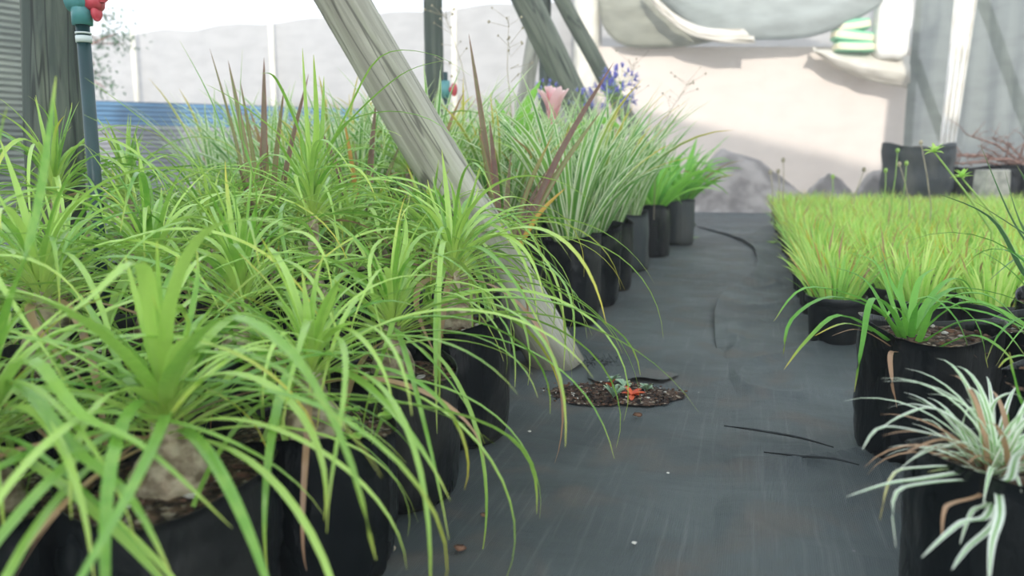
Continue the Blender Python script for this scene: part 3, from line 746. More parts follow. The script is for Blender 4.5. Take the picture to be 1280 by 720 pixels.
# ------------------------------------------------------------------ ground
mb = MB(); rows = []
import_x = [-14 + i * .5 for i in range(61)]
def gz(x, y):
    if -1 < x < 1.3 and -.5 < y < 9:
        e = max(0, min(1, (1.3 - abs(x - .15) * 1.2)))
        w = .006 * noise.noise(Vector((x * 2.2, y * 1.6, 0))) + (.005 * max(0, 1 - abs(noise.noise(Vector((x * 1.5 + y * .5, y * 1.3 - x * 1.8, 8)))) * 9) if x < -.25 else 0) + .003 * noise.noise(Vector((x * 6, y * 4, 3)))
        return w * e - .001
    return 0
xs = [-16, -12, -9, -6, -4, -3, -2, -1.5, -1.2] + [-1 + i * .04 for i in range(60)] + [1.5, 2, 3, 4, 6, 9, 14]
ys = [-3, -1.5, -.5] + [-.4 + i * .06 for i in range(150)] + [8.8, 9.5, 10.4]
mb.grid([[Vector((x, y, gz(x, y))) for x in xs] for y in ys]); structure(mb.build('floor', M['mat']))
mb = MB(); mb.grid([[Vector((x, y, -.03 + .03 * noise.noise(Vector((x, y, 0)))))for x in [-24 + i * 2 for i in range(25)]] for y in [-6 + i * 1.2 for i in range(30)]])
m_ground = rough_mat('pale_dusty_ground', srgb(150, 140, 128), srgb(186, 176, 162), 4, .95, .3)
structure(mb.build('floor_outer', m_ground))

# overlapping mat sheet on the right of the path with a raised wavy lip
lip = [G(*q) for q in [(872, 284), (912, 296), (936, 308), (945, 322), (944, 342), (925, 358), (903, 374), (894, 390), (893, 415), (897, 450), (902, 500), (895, 560), (880, 640), (868, 718), (860, 790)]]
def cr(P, n):
    o = []
    for i in range(n + 1):
        s = i / n * (len(P) - 1); k = min(int(s), len(P) - 2); u = s - k
        p0, p1, p2, p3 = P[max(k - 1, 0)], P[k], P[k + 1], P[min(k + 2, len(P) - 1)]
        o.append(.5 * ((2 * p1) + (p2 - p0) * u + (2 * p0 - 5 * p1 + 4 * p2 - p3) * u * u + (3 * p1 - p0 - 3 * p2 + p3) * u ** 3))
    return o
edge = cr(lip, 220); mb = MB(); rows = []
for i, p in enumerate(edge):
    t = i / 220; lift = .030 * max(0, math.sin(min(1, t / .62) * PI)) ** .6 if t < .62 else 0.0
    row = []
    xr = xedge(p.y) + .25
    for j in range(64):
        u = j / 63; x = p.x + (xr - p.x) * (u ** 1.3)
        sk = 1 if t < .5 else max(0, 1 - (t - .5) * 8)
        z = .0012 + .0025 * sk - .010 * (1 - sk) * math.exp(-(u * 9) ** 2) + lift * math.exp(-(u * 6) ** 2) + max(0, gz(x, p.y) + .002)
        z += .016 * max(0, 1 - abs(noise.noise(Vector((x * 1.6 + p.y * .8, p.y * 2.2 - x * 2.6, 1.5)))) * 8) ** 1.3 * min(1, u * 4) * (1 - u * .5)
        z += .008 * max(0, noise.noise(Vector((x * 14, p.y * 9, 7)))) * min(1, u * 5)
        row.append(Vector((x, p.y, z)))
    rows.append([Vector((row[0].x + .012, row[0].y, min(.001, row[0].z)))] + row)
mb.grid(rows); o = mb.build('weed_mat_sheet', M['mat']); tag(o, 'black woven weed mat sheet overlapping the path with a curled wavy edge', 'ground cloth')

# torn slits in the mat, their dark gaps laid on as curled slivers
def slit(pts, w, label):
    P = cr([G(*q, .013) for q in pts], 24); mb = MB(); rows = []
    for i, p in enumerate(P):
        t = i / 24; k = math.sin(t * PI) ** .5; n = Vector((0, 1, 0)) if False else (P[min(i + 1, 24)] - P[max(i - 1, 0)]).normalized().cross(Vector((0, 0, 1)))
        rows.append([p - n * w * k, p + Vector((0, 0, .006 * k)), p + n * w * k * .6 + Vector((0, 0, .003))])
    mb.grid(rows); tag(mb.build('mat_slit', M['dark_fabric']), label, 'loose thread')
slit([(905, 533), (950, 540), (1000, 549), (1042, 560)], .0018, 'upper dark slit crossing the mat left of the large bag')
slit([(955, 566), (1000, 572), (1040, 575), (1074, 582)], .0026, 'lower dark slit in the mat ending at the large bag foot')

# soil patch at the foot of the leaning pole
cx = G(772, 492, .004); mb = MB(); n = 64; rows = []
def prad(an):
    return .95 + .3 * noise.noise(Vector((math.cos(an) * 1.6, math.sin(an) * 1.6, 4))) + .16 * noise.noise(Vector((math.cos(an) * 5, math.sin(an) * 5, 9)))
def ppos(an, r): return cx + RT * (.175 * r * math.cos(an) * prad(an) - .02) + FH * (.12 * r * math.sin(an) * prad(an) + .0)
for i in range(14):
    r = i / 13 + .001
    rows.append([ppos(2 * PI * j / n, r) + Vector((0, 0, -.004 * r ** 8 + .003 + .009 * max(0, 1 - r * r) * (1 + .5 * noise.noise(Vector((math.cos(2 * PI * j / n) * r * 4, math.sin(2 * PI * j / n) * r * 4, 0)))) + .003 * noise.noise(Vector((math.cos(2 * PI * j / n) * r * 20, math.sin(2 * PI * j / n) * r * 20, 5))))) for j in range(n)])
mb.grid(rows, True); rng = random.Random(77)
for k in range(420):
    a = rng.uniform(0, 6.28); r = math.sqrt(rng.random()) * rng.uniform(.9, 1.25); p = ppos(a, r); mb.mi = 2 if rng.random() < .10 else (1 if rng.random() < .6 else 0)
    mb.blob(p + Vector((0, 0, .005 + .009 * max(0, 1 - r * r))), rng.uniform(.0010, .0036), 4, (rng.uniform(.7, 1.6), rng.uniform(.7, 1.6), .7), .4, k)
tag(mb.build('soil_patch', [M['soil_patch'], M['bark_chip'], M['perlite']]), 'patch of bare crumbly soil in the torn mat at the pole foot', 'soil', kind='stuff')
# torn mat flap over its far side
mb = MB(); rows = []
for i in range(25):
    t = i / 24; px = 735 + t * 112; yb = 455 + 12 * t * t; yf = 482 + 10 * math.sin(t * 9) * .5 - 22 * (abs(t - .42) * 1.3) ** 1.3
    yf = max(yf, yb + 3)
    rows.append([G(px, yb + (yf - yb) * u, .005) + Vector((0, 0, .016 * math.sin(u * 2.6) * math.sin(t * PI) ** .6)) for u in (0, .2, .4, .6, .8, 1)] )
mb.grid(rows); tag(mb.build('torn_mat_flap', M['mat']), 'lifted flap of torn black mat behind the bare soil', 'ground cloth')
mb = MB(); rng = random.Random(9)
for k in range(46):
    p = G(rng.uniform(733, 772), rng.uniform(448, 462), .004); a = rng.uniform(0, 6.28)
    q = p + Vector((math.cos(a), math.sin(a), rng.uniform(.1, .8))) * rng.uniform(.01, .028)
    mb.tube([p, (p + q) / 2 + Vector((0, 0, .005)), q], .0009, 4)
tag(mb.build('frayed_fringe', M['dark_fabric']), 'frayed black mat fibres right of the pole foot', 'fibres', kind='stuff')
def weed(px, py, mat, label, n=9, L=.03, W=.01, el=.5, seed=0):
    p = G(px, py, .015); mb = MB(); rng = random.Random(seed)
    for k in range(n): leaf(mb, (0, 0, 0), k * 2.4, el + rng.uniform(-.2, .5), L * rng.uniform(.7, 1.2), W, .5, rng.random(), 5, wp=lambda t: .35 + .9 * math.sin(t * PI * .9))
    tag(mb.build('weed', M[mat], loc=p), label, 'weed')
weed(767, 497, 'succulent', 'grey-green long-leaved weed in the middle of the bare soil', 12, .045, .007, .9, 1)
weed(766, 476, 'succulent', 'small pale green rosette at the edge of the mat flap', 9, .022, .009, .5, 2)
weed(778, 482, 'succulent', 'grey-green rosette just above the rust-coloured leaves', 9, .026, .011, .4, 3)
weed(808, 488, 'succulent', 'green rosette on the right part of the bare soil', 10, .026, .010, .5, 4)
weed(790, 494, 'rust', 'flat rust-orange leaf clump in the bare soil', 7, .032, .012, .15, 5)
weed(762, 487, 'rust', 'small rust-red leaf standing beside the long-leaved weed', 3, .03, .009, .9, 6)
# scattered bits on the path
for i, (px, py, s, mk, lb) in enumerate([(793, 678, .0035, 'perlite', 'white crumb on the mat near the bottom of the photo'), (835, 591, .0028, 'perlite', 'white crumb on the mat below the bare soil'),
        (797, 518, .009, 'bark_chip', 'bark chip lying just below the bare soil'), (575, 684, .008, 'bark_chip', 'small reddish chip on the mat at the bottom'), (604, 643, .005, 'bark_chip', 'brown chip on the mat beside the third palm'),
        (482, 684, .012, 'dry_stalk', 'pale dry scrap at the foot of the third palm bag'), (662, 539, .0035, 'perlite', 'white crumb on the mat by the drooping palm tips'), (1067, 690, .003, 'perlite', 'white crumb on the mat left of the corner plant'),
        (988, 330, .010, 'red', 'small red scrap on the mat beside the grass pots')]):
    mb = MB(); mb.blob((0, 0, 0), s, 5, (1.3, .9, .6), .4, i); tag(mb.build('crumb', M[mk], loc=G(px, py, .005 + s * .4)), lb, 'crumb')
# fallen green leaf near the far bags
mb = MB(); leaf_pts(mb, [G(835, 262, .2), G(842, 290, .06), G(852, 303, .012)], .03, .3, 8); leaf_pts(mb, [G(852, 303, .01), G(860, 299, .02), G(875, 296, .008)], .03, .9, 6)
tag(mb.build('fallen_leaf', M['wide']), 'bent green leaf lying on the mat before the far left bags', 'leaf')
mb = MB(); 
for k in range(6): leaf(mb, (0, 0, 0), k * 1.05, .3, .05, .025, .3, rng.random(), 4)
tag(mb.build('weed', M['lime'], loc=G(966, 304, .01)), 'tiny lime weed on the mat beside the far grass pots', 'weed')
# clover weed at rim of second palm
p = D(462, 515, 1.08); p.z = .235; mb = MB(); rng = random.Random(12)
for k in range(9):
    a = rng.uniform(0, 6.28); e = Vector((math.cos(a) * .03, math.sin(a) * .03, rng.uniform(-.01, .035))); mb.tube([(0, 0, -.03), e * .6, e], .0008, 4, a=(.5, .5, .5, 0))
    for q in range(4): leaf(mb, e, a + q * 1.4, .2, .014, .010, .2, rng.random(), 3, wp=lambda t: .3 + math.sin(t * PI * .85))
tag(mb.build('clover_weed', M['succulent'] if False else M['grass_b'], loc=p), 'small clover-like weed at the rim of the second palm bag', 'weed')

# ------------------------------------------------------------------ poles
def pole(name, label, a, b, r0, r1, mat, cat='pole', n=18, seed=0):
    a = Vector(a); b = Vector(b); ln = (b - a).length; mb = MB(); K = 26
    pts = [Vector((.012 * noise.noise(Vector((i * .2, seed, 0))), .012 * noise.noise(Vector((i * .2, seed, 5))), ln * i / K)) for i in range(K + 1)]
    mb.tube(pts, [r0 + (r1 - r0) * i / K for i in range(K + 1)], n, bump=.05, seed=seed)
    # a few drying cracks and knots
    o = mb.build(name, M[mat], loc=a); o.rotation_mode = 'QUATERNION'; o.rotation_quaternion = Vector((0, 0, 1)).rotation_difference(b - a)
    return tag(o, label, cat)
def ext(a, b, zt): return a + (b - a) * ((zt - a.z) / (b.z - a.z))
b0 = BR1[0].copy(); b0.z = -.02
pole('wooden_brace', 'thick weathered wooden pole leaning across the middle, foot on the bare soil', b0, ext(b0, BR1[1], 2.7), .078, .072, 'wood', seed=1)
pole('wooden_post', 'dark upright post at the far left before the ribbed wall', (POST1.x, POST1.y, 0), D(40, -560, 2.2), .073, .068, 'wood_dark', seed=2)
pole('wooden_post', 'slim dark upright post with a small red tap', (POST2.x, POST2.y, 0), (POST2.x, POST2.y, 2.8), .057, .055, 'wood_dark', seed=3)
b2 = ext(BR2[1], BR2[0], 0); pole('wooden_brace', 'middle leaning pole rising above the variegated plants', b2, ext(BR2[0], BR2[1], 2.7), .105, .10, 'wood_mid', seed=4)
b3 = ext(BR3[1], BR3[0], 0); pole('wooden_brace', 'farthest leaning pole ending among the violet flowers', b3, ext(BR3[0], BR3[1], 2.6), .074, .068, 'wood_mid', seed=5)
pole('wooden_post', 'thin dark upright post crossing behind the middle leaning pole', (POST3.x, POST3.y, 0), (POST3.x, POST3.y, 2.8), .058, .055, 'wood_dark', seed=6)
a = D(652, 150, 8.6); b = D(675, 0, 8.9); a0 = ext(b, a, 0)
pole('wooden_brace', 'pale grey pole tilting right behind the middle leaning pole', a0, ext(a0, b, 2.7), .085, .08, 'wood', seed=7)

# water pipe with valve
P0 = D(117, 205, 1.9); T0 = D(103, 28, 1.9); top = ext(P0, T0, T0.z); bot = ext(P0, T0, 0)
t = thing('water_pipe', 'dark green upright water pipe with teal valve and red handle', 'pipe', bot)
mb = MB(); mb.tube([(0, 0, 0), top - bot], .0148, 16); mb.build('riser', M['pipe'], t)
mb = MB(); q = (top - bot) ; u = q.normalized()
mb.tube([q - u * .006, q + u * .05], .022, 16); mb.tube([q + u * .05 - RT * .026, q + u * .05 + RT * .012], .027, 16); mb.blob(q + u * .05, .029, 10); mb.tube([q + u * .05, q + u * .11], .022, 16); mb.build('valve', M['teal'], t)
mb = MB(); c = q + u * .045 + RT * .034
mb.tube([c - RT * .018, c + RT * .012], .02, 10); mb.blob(c + RT * .012 + Vector((0, 0, .02)), .02, 7, (1, 1, 1.2)); mb.blob(c + RT * .0 - Vector((0, 0, .024)), .014, 7, (.8, 1, 1.4)); mb.build('handle', M['red'], t)
mb = MB(); mb.tube([q - u * .045, q - u * .03], .0172, 16); mb.tube([q - u * .026, q - u * .022], .0172, 16); mb.build('tape', M['tape'], t)
# tap at middle post
p = D(557, 112, 4.85); t = thing('garden_tap', 'small tap with red handle on the slim dark post', 'tap', p)
mb = MB(); mb.tube([(0, 0, -.45), (0, 0, .1)], .014, 10); mb.build('pipe', M['pipe'], t)
mb = MB(); mb.tube([(0, 0, -.05), (0, 0, .05)], .026, 12); mb.build('valve', M['teal'], t)
mb = MB(); mb.tube([RT * .02, RT * .045], .016, 10); mb.blob(RT * .05, .04, 8, (.5, .5, 1)); mb.build('handle', M['red'], t)

# ------------------------------------------------------------------ fences and walls
def corr(mb, A, B, z0, z1, pitch=.062, amp=.018, thick=.002):
    A = Vector((A.x, A.y, 0)); B = Vector((B.x, B.y, 0)); nrm = (B - A).cross(Vector((0, 0, 1))).normalized(); rows = []
    n = int((z1 - z0) / pitch * 8)
    for i in range(n + 1):
        z = z0 + (z1 - z0) * i / n; off = amp * math.sin(2 * PI * z / pitch)
        rows.append([A + (B - A) * k / 6 + nrm * off + Vector((0, 0, z)) for k in range(7)])
    mb.grid(rows)
A = D(-60, 100, 7.7); B = D(97, 100, 8.7)
t = thing('corrugated_screen', 'tall grey-green ribbed sheet wall at the far left', 'fence', ((A.x + B.x) / 2, (A.y + B.y) / 2, 0)); o0 = t.location
mb = MB(); corr(mb, A - o0, B - o0, 0, 2.75); mb.build('ribbed_sheet', M['corr_green'], t)
mb = MB(); bb = B - o0 + Vector((0, .05, 0)); mb.tube([(bb.x, bb.y, 0), (bb.x, bb.y, 2.7)], .04, 10); mb.build('post', M['wood_dark'], t)
A = D(60, 100, 10.6); B = D(450, 100, 12.5)
t = thing('corrugated_fence', 'low ribbed metal fence, blue along the top and grey below', 'fence', ((A.x + B.x) / 2, (A.y + B.y) / 2, 0)); o0 = t.location
mb = MB(); corr(mb, A - o0, B - o0, 0, 1.10); mb.build('grey_sheet', M['corr_grey'], t)['label'] = 'grey ribbed sheet'
mb = MB(); corr(mb, A - o0, B - o0, 1.11, 1.43); mb.build('blue_sheet', M['corr_blue'], t)['label'] = 'blue ribbed sheet along the top'
for k in (0, 3, 6):
    q = A.lerp(B, k / 6) - o0 + Vector((0, .08, 0)); mb = MB(); mb.tube([(q.x, q.y, 0), (q.x, q.y, 1.38)], .03, 8); mb.build('post', M['wood_dark'], t)

def cloth(A, B, z0, z1, nx=40, nz=12, folds=.03, seed=0, off=0, y=0):
    A = Vector((A.x, A.y, 0)); B = Vector((B.x, B.y, 0)); nrm = (B - A).cross(Vector((0, 0, 1))).normalized(); rows = []
    for i in range(nz + 1):
        w = i / nz
        rows.append([A + (B - A) * (k / nx) + nrm * (off + folds * noise.noise(Vector((k * .35, w * 1.5, seed)))) + Vector((0, 0, (z0(k / nx) if callable(z0) else z0) * (1 - w) + (z1(k / nx) if callable(z1) else z1) * w)) for k in range(nx + 1)])
    return rows
A = D(100, 100, 17.2); B = D(752, 100, 13.2)
t = thing('white_net_fence', 'long bleached white net fence with thin posts under the sky', 'fence', ((A.x + B.x) / 2, (A.y + B.y) / 2, 0)); o0 = t.location.copy()
mb = MB(); mb.grid(cloth(A - o0, B - o0, 0, lambda k: 3.2 + .03 * math.sin(k * 40), 60, 12, .08, 2)); mb.build('net_panel', M['net_white'], t)
mb = MB(); mb.grid(cloth(A - o0, B - o0, 0, 1.75, 60, 8, .02, 3, -.12)); mb.build('cream_panel', M['cream'], t)['label'] = 'cream lower panel'
for px in (185, 353, 470, 572):
    lo, hi = A, B; best = min((A.lerp(B, k / 200) for k in range(201)), key=lambda q: abs(q.dot(RT) / q.dot(FH) - (px - 640) / F / (math.cos(PITCH) + .1 * math.sin(PITCH))))
    q = best - o0 - FH * .2; mb = MB(); mb.tube([(q.x, q.y, 0), (q.x, q.y, 3.22)], .05, 8); mb.build('post', M['post_cream'], t)

# back wall: cream cloth wall
WY = 13.0
WA = D(742, 100, WY); WB = D(1138, 100, WY)
mb = MB(); mb.grid(cloth(WA, WB, 0, 2.42, 60, 20, .03, 5)); structure(mb.build('wall_back', M['cream_wall']))
# upper pale net above it
mb = MB(); mb.grid(cloth(D(700, 100, WY + 1.2), D(1145, 100, WY + 1.2), 0, 4.6, 40, 14, .08, 7)); structure(mb.build('wall_back_upper', M['net_white']))
q = D(732, 100, WY - .1); mb = MB(); mb.tube([(q.x, q.y, 0), (q.x, q.y, 3.6)], .2, 4); 
tag(mb.build('cream_pillar', M['post_cream']), 'square cream pillar at the left end of the cream wall', 'pillar')

# hanging swags (real cloth bellies between the roof edge and the wall)
def swag(name, label, top, bot, d0, d1, mat, seed, thick=.25):
    """top/bot: lists of (px,py) along the cloth; belly bulges towards the viewer"""
    mb = MB(); nu = 36; nv = 12
    def interp(L_, t):
        s = t * (len(L_) - 1); k = min(int(s), len(L_) - 2); u = s - k; u = u * u * (3 - 2 * u) if False else u
        return (L_[k][0] * (1 - u) + L_[k + 1][0] * u, L_[k][1] * (1 - u) + L_[k + 1][1] * u)
    rows = []
    for i in range(nv + 1):
        v = i / nv; row = []
        for j in range(nu + 1):
            u = j / nu; a = interp(top, u); b = interp(bot, u)
            d = d0 + (d1 - d0) * u - thick * math.sin(v * PI * .9) + .05 * noise.noise(Vector((u * 5, v * 6, seed)))
            row.append(D(a[0] * (1 - v) + b[0] * v, a[1] * (1 - v) + b[1] * v, d))
        rows.append(row)
    back = [[p + FH * .08 + Vector((0, 0, .03)) for p in rows[-1]], [p + FH * .12 + Vector((0, 0, .12)) for p in rows[-1]]]
    mb.grid(rows + back); return tag(mb.build(name, M[mat]), label, 'cloth')
def arc(P, n=24):
    V = cr([Vector((x, y, 0)) for x, y in P], n); return [(v.x, v.y) for v in V]
swag('draped_shade_net', 'olive-grey shade net bellying down left of the cream band', arc([(748, -20), (800, -20), (850, -20), (905, -10)]), arc([(749, 12), (757, 38), (780, 57), (820, 60), (865, 57), (900, 50)]), 12.82, 12.8, 'net_swag_b', 1, .12)
swag('draped_shade_net', 'large grey shade net sagging over the top of the cream wall', arc([(815, -35), (900, -40), (1000, -40), (1105, -30)]), arc([(822, -8), (850, 22), (890, 46), (950, 50), (1010, 47), (1060, 30), (1098, 8), (1106, -5)]), 12.55, 12.5, 'net_swag', 2, .15)
swag('cloth_band', 'cream curved cloth band edging the large sagging net', arc([(812, -12), (842, 16), (880, 34), (930, 36)]), arc([(806, -10), (828, 18), (860, 42), (900, 53), (945, 54)]), 12.36, 12.33, 'cream', 3, .04)
swag('draped_shade_net', 'pale net hammock sagging below the striped sacks', arc([(1018, 62), (1060, 62), (1100, 66), (1138, 70)]), arc([(1019, 66), (1050, 88), (1090, 102), (1138, 111)]), 12.75, 12.7, 'cream', 4, .2)
# striped sacks
def sack(px, py, d, w, h, dp, label, mat='sack', seed=0, tilt=0):
    c = D(px, py, d); mb = MB(); n = 14; rows = []
    for i in range(n + 1):
        z = -h / 2 + h * i / n; k = (1 - abs(2 * i / n - 1) ** 4) ** .5 * .25 + .75 if 0 < i < n else .55
        rows.append([Vector((math.copysign(abs(math.cos(a)) ** .5, math.cos(a)) * w / 2 * k, math.copysign(abs(math.sin(a)) ** .5, math.sin(a)) * dp / 2 * k, z + .03 * noise.noise(Vector((math.cos(a), math.sin(a), seed + i * .2))))) for a in [2 * PI * j / 24 for j in range(24)]])
    ids = mb.grid(rows, True); mb.face(*reversed(ids[0])); mb.face(*ids[-1])
    o = mb.build('folded_sack' if mat == 'sack' else 'white_bundle', M[mat], loc=c); o.rotation_euler = (0, tilt, YAW)
    return tag(o, label, 'sack' if mat == 'sack' else 'bundle')
sack(1067, 59, 12.6, .6, .14, .3, 'green and cream striped sack, lowest of the three on the hammock', tilt=0)
sack(1065, 46, 12.6, .62, .18, .3, 'green and cream striped sack, middle of the three on the hammock', seed=3, tilt=.1)
sack(1064, 33, 12.6, .54, .17, .3, 'green and cream striped sack, topmost and slanted', seed=6, tilt=-.25 + .1)
sack(1115, 34, 12.6, .54, .95, .3, 'large white bundle hung beside the striped sacks', 'white_cloth', 9)
# right net wall with poles behind
NA = D(1137, 100, 12.6); NB = D(1420, 100, 10.2)
mb = MB(); mb.grid(cloth(NA, NB, 0, 4.2, 50, 20, .10, 11)); structure(mb.build('wall_right', M['net_grey']))
def pxpole(x0, y0, x1, y1, d, r, label, mat='wood_dark'):
    a = D(x0, y0, d); b = D(x1, y1, d); lo, hi = (a, b) if a.z < b.z else (b, a); lo2 = ext(hi, lo, 0) if abs(lo.z) > .01 else lo
    return pole('support_pole', label, lo2, hi, r, r, mat, seed=int(x0))
pxpole(1285, 160, 1228, 0, 13.4, .09, 'slanting pole seen dimly behind the right net wall')
pxpole(1185, 190, 1138, 60, 13.8, .08, 'slanting pole behind the net wall next to the cream wall')
# white curtain strips
mb = MB(); rows = []
for i in range(25):
    v = i / 24; y = -30 + v * 215; xl = 1196 - v * 22; xr = 1226 - v * 32
    rows.append([D(xl + (xr - xl) * j / 14, y, 11.3 + .05 * math.sin(j * 1.6 + v * 2)) for j in range(15)])
mb.grid(rows); tag(mb.build('white_curtain', M['white_cloth']), 'narrow white cloth strip hanging before the right net wall', 'curtain')

# ------------------------------------------------------------------ back right items
c = D(1147, 205, 8.2); mb = MB()
def bigfn(p, an, r, z):
    k = z / .78; s = .42 + .02 * k; cc = math.copysign(abs(math.cos(an)) ** .6, math.cos(an)); ss = math.copysign(abs(math.sin(an)) ** .8, math.sin(an)); f = r / .34
    return Vector((cc * .345 * f * (1 + .03 * noise.noise(Vector((an, z * 6, 1)))), ss * .24 * f * (1 + .04 * noise.noise(Vector((an, z * 7, 4)))), z + (.05 * abs(math.cos(an)) ** 3 - .02) * max(0, k - .8) * 5))
prof = [(.001, 0), (.28, 0), (.32, .03)] + [(.33 + .012 * math.sin(i * 1.3), .03 + .75 * i / 12) for i in range(1, 13)] + [(.335, .785), (.325, .78), (.31, .70), (.30, .62)]
mb.lathe(prof, 48, fn=bigfn); base = Vector((c.x, c.y, 0)); t = thing('large_planter_bag', 'big dusty black planter bag, also greyed as by lens glare, behind the grass', 'bag', base, YAW)
mb.build('bag', M['bag_grey'], t)
mb = MB(); mb.lathe([(.001, .78), (.06, .775), (.2, .70), (.29, .64)], 20, fn=lambda p, an, r, z: Vector((math.cos(an) * r, math.sin(an) * r * .7, z))); mb.build('soil', M['soil'], t)

# soil heap
def heap(name, label, px0, px1, pytop, d, depth, mat, seed, skew=.35, rough=.12):
    a = D(px0, 230, d); b = D(px1, 230, d); c = (a + b) / 2; w = (b - a).length / 2; h = D((px0 + px1) / 2, pytop, d).z; mb = MB(); rows = []
    for i in range(17):
        r = i / 16 + .001; row = []
        for j in range(40):
            an = 2 * PI * j / 40; x = math.cos(an) * r; y = math.sin(an) * r
            z = h * (.5 + .5 * math.cos(min(1, r) * PI)) ** .8 * (1 + rough * noise.noise(Vector((x * 3, y * 3, seed)))) + .03 * noise.noise(Vector((x * 9, y * 9, seed)))
            row.append(Vector(RT * (x * w * (1 + .1 * noise.noise(Vector((x, y, seed)))) - skew * w * (1 - r) ** 1) + FH * (y * depth) + Vector((0, 0, z * (r < .99) - .02))))
        rows.append(row)
    mb.grid(rows, True); return tag(mb.build(name, M[mat], loc=(c.x, c.y, 0)), label, 'heap')
heap('soil_heap', 'grey-brown soil heap at the end of the path', 840, 1045, 186, 10.8, .9, 'mound', 1)
heap('soil_heap', 'low dark heap behind the middle of the grass', 985, 1095, 218, 9.6, .5, 'mound', 3, .1, .15)
heap('soil_heap', 'low dark heap left of the big black bag', 1050, 1150, 212, 9.3, .5, 'mound', 5, .1, .15)
# dark rolled mat at the end of path
a = G(862, 262); b = G(985, 262); mb = MB(); mb.tube([a.lerp(b, k / 10) + Vector((0, 0, .05 + .008 * math.sin(k))) for k in range(11)], .06, 12, bump=.15)
tag(mb.build('rolled_weed_mat', M['dark_fabric']), 'dark roll of mat lying across the end of the path', 'roll')
# concrete block, low black bags, twigs
c = D(1240, 222, 7.6); zt = D(1240, 212, 7.6).z; mb = MB()
mb.box((-.14, -.1, 0), (.14, .1, zt), fn=lambda p: Vector((p.x * (1 - .12 * (p.z > .1)), p.y * (1 - .12 * (p.z > .1)), p.z))); o = mb.build('concrete_block', M['concrete'], None, False, (c.x, c.y, 0)); o.rotation_euler[2] = YAW + .2
bv = o.modifiers.new('bevel', 'BEVEL'); bv.width = .012; bv.segments = 2; tag(o, 'pale grey block standing among plants at the right back', 'block')
for i, (px, d, lb) in enumerate([(1208, 8.3, 'low dark planter bag just right of the big black bag'), (1262, 8.2, 'low dark planter bag right of the pale block'), (1300, 8.0, 'low dark planter bag at the right edge')]):
    c = D(px, 220, d); t = thing('planter_bag', lb, 'bag', (c.x, c.y, 0)); o = link('bag', bag_mesh(40 + i, .21, D(px, 208, d).z, 'bag'), t); o2 = link('soil', soil_mesh(.19, D(px, 208, d).z - .04, i), t)
# fine olive ground cover at right back
mb = MB(); rng = random.Random(21); cc = D(1235, 255, 6.9)
for k in range(2600):
    x = rng.uniform(-.75, 1.1); y = rng.uniform(-.5, .55); 
    leaf(mb, (x, y, .0), rng.uniform(0, 6.28), rng.uniform(.9, 1.5), rng.uniform(.16, .34), .007, .7, rng.random(), 3, 0 if rng.random() > .2 else .4)
m_olive = leaf_mat('olive_grass', srgb(110, 128, 70), srgb(150, 164, 92), srgb(160, 160, 100))
o = mb.build('ground_cover_grass', m_olive, loc=(cc.x, cc.y, 0)); o.rotation_euler[2] = YAW; tag(o, 'olive green low grass mat at the right back by the pale block', 'grass', kind='stuff')
# twig brush
t = thing('brush_pile', 'pinkish brown bare branches piled at the right back edge', 'branches', (D(1250, 225, 8.6).x, D(1250, 225, 8.6).y, .0)); o0 = t.location.copy(); rng = random.Random(6)
for (x0, y0, x1, y1, r) in [(1275, 208, 1185, 193, .022), (1275, 212, 1188, 205, .016), (1280, 205, 1208, 168, .014), (1262, 210, 1222, 182, .012), (1280, 200, 1240, 172, .014), (1270, 215, 1288, 160, .014), (1255, 212, 1262, 178, .012), (1290, 210, 1230, 200, .02)]:
    a = D(x0, y0, 8.6); b = D(x1, y1, 8.5 + rng.uniform(-.2, .2)); mb = MB(); m_ = a.lerp(b, .5) + Vector((0, 0, .05)); a2 = Vector((a.x, a.y, max(.05, a.z - .35)))
    mb.tube([a2 - o0, a - o0, m_ - o0, b - o0], [r, r, r * .8, r * .4], 7, bump=.2)
    for k in range(7):
        s = a.lerp(b, rng.uniform(.2, 1)); e = s + Vector((rng.uniform(-.2, .2), rng.uniform(-.1, .1), rng.uniform(-.05, .22))); mb.tube([s - o0, (s + e) / 2 - o0 + Vector((.01, 0, .02)), e - o0], [r * .35, r * .25, r * .15], 5)
    mb.build('branch', M['twig'], t)

# tree beyond the left fence: trunk + crown
tb = D(70, 100, 12.5); tb.z = 0; t = thing('tree', 'leafy tree behind the ribbed wall at the top left', 'tree', tb)
mb = MB(); mb.tube([(0, 0, 0), (.1, 0, 1.5), (.0, .1, 3.0)], [.12, .1, .06], 10, bump=.2)
rng = random.Random(14); tips = []
for (px, py) in [(90, 5), (120, 15), (150, 40), (125, 50), (118, 80), (140, 20), (85, 40), (100, 60), (75, 10), (60, -30), (130, -15), (30, 5), (0, 10), (132, 110), (125, 95), (155, 55), (10, -40)]:
    e = D(px, py, 12.5 + rng.uniform(-.5, .5)) - tb; s = Vector((.05, .05, rng.uniform(1.6, 2.8))); m_ = s.lerp(e, .5) + Vector((0, 0, .15)); mb.tube([s, m_, e], [.03, .02, .008], 5); tips.append((e, m_))
mb.build('trunk', M['twig'], t)
mb = MB()
for e, m_ in tips:
    for k in range(60):
        c = e + Vector((rng.gauss(0, .14), rng.gauss(0, .14), rng.gauss(0, .12))) if k < 42 else m_.lerp(e, rng.random()) + Vector((rng.gauss(0, .08), rng.gauss(0, .08), rng.gauss(0, .08)))
        leaf(mb, c, rng.uniform(0, 6.28), rng.uniform(-1, 1), .075, .04, .3, rng.random(), 2, wp=lambda t: .2 + math.sin(t * PI))
mb.build('crown', M['tree_leaf'], t)

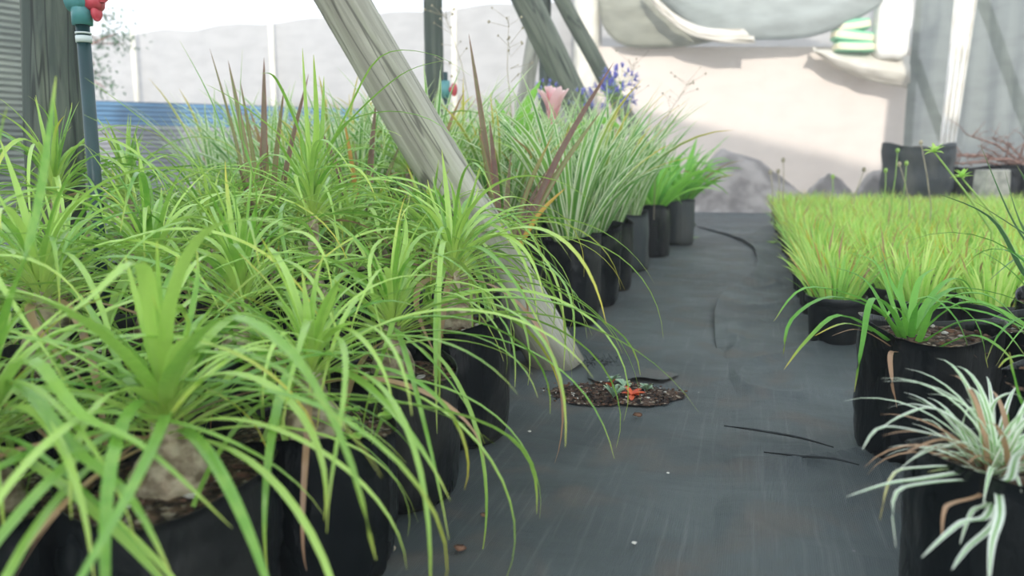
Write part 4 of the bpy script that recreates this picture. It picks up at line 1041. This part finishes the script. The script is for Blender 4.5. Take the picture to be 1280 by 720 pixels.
# ------------------------------------------------------------------ unseen shade roof above the beds, edge shaped to shade the lower wall
SUN_EL = math.radians(23); saz = Vector((.30, -.95, 0)).normalized(); sdir = saz * math.cos(SUN_EL) + Vector((0, 0, math.sin(SUN_EL)))
RZ = 2.8
def to_roof(p): return p + sdir * ((RZ - p.z) / sdir.z)
e1 = to_roof(D(760, 128, WY)); e2 = to_roof(D(1110, 212, WY))
def edge_y(x): return e1.y + (e2.y - e1.y) * (x - e1.x) / (e2.x - e1.x)
mb = MB(); rows = []
for j in range(21):
    v = j / 20; rows.append([Vector((x, -8 + (edge_y(x) + 8) * v, RZ + .04 * noise.noise(Vector((x, v * 8, 0))))) for x in [-2.3 + i * .5 for i in range(23)]])
mb.grid(rows); structure(mb.build('unseen_roof', M['roof_net']))

# ------------------------------------------------------------------ light
w = bpy.data.worlds.new('sky'); sc.world = w; w.use_nodes = True; N = w.node_tree.nodes; L = w.node_tree.links
for n_ in list(N): N.remove(n_)
tc = N.new('ShaderNodeTexCoord'); sp = N.new('ShaderNodeSeparateXYZ'); L.new(tc.outputs['Generated'], sp.inputs[0])
rp = N.new('ShaderNodeValToRGB'); L.new(sp.outputs[2], rp.inputs[0]); e = rp.color_ramp.elements
e[0].position = 0; e[0].color = (.93, .955, 1, 1); e[1].position = .7; e[1].color = (.72, .84, 1, 1)
bg = N.new('ShaderNodeBackground'); bg.inputs[1].default_value = 1.1; L.new(rp.outputs[0], bg.inputs[0]); o = N.new('ShaderNodeOutputWorld'); L.new(bg.outputs[0], o.inputs[0])
sl = bpy.data.lights.new('sun', 'SUN'); sl.energy = 2.15; sl.angle = math.radians(2.5); sl.color = (1, .95, .88)
so = bpy.data.objects.new('sun', sl); COL.objects.link(so); so.rotation_mode = 'QUATERNION'; so.rotation_quaternion = Vector((0, 0, 1)).rotation_difference(sdir); so.location = (0, -3, 6)

# thin haze volume added to lift the far darks like lens glare
m, nt, N, L = newmat('glare_haze'); v = N.new('ShaderNodeVolumeScatter'); v.inputs['Density'].default_value = HAZE; v.inputs['Anisotropy'].default_value = .2; o = N.new('ShaderNodeOutputMaterial'); L.new(v.outputs[0], o.inputs[1])
mb = MB(); mb.box((-14, -3, -.3), (14, 21, 5)); tag(mb.build('haze', m, None, False), 'thin bright haze volume added to lift the far darks', 'haze', kind='stuff')

# ------------------------------------------------------------------ camera
cam = bpy.data.cameras.new('camera'); co = bpy.data.objects.new('camera', cam); COL.objects.link(co)
cam.sensor_width = 36; cam.lens = 36 * F / 1280; cam.clip_start = .02; co.location = CAM
from mathutils import Matrix
co.matrix_world = Matrix.Translation(CAM) @ Matrix((RT, UP, -FW)).transposed().to_4x4()
cam.dof.use_dof = True; cam.dof.focus_distance = 1.75; cam.dof.aperture_fstop = 3.2
sc.camera = co
sc.view_settings.view_transform = 'Standard'; sc.view_settings.look = 'None'; sc.view_settings.gamma = 1; sc.view_settings.use_curve_mapping = False
sc.view_settings.exposure = 0.85
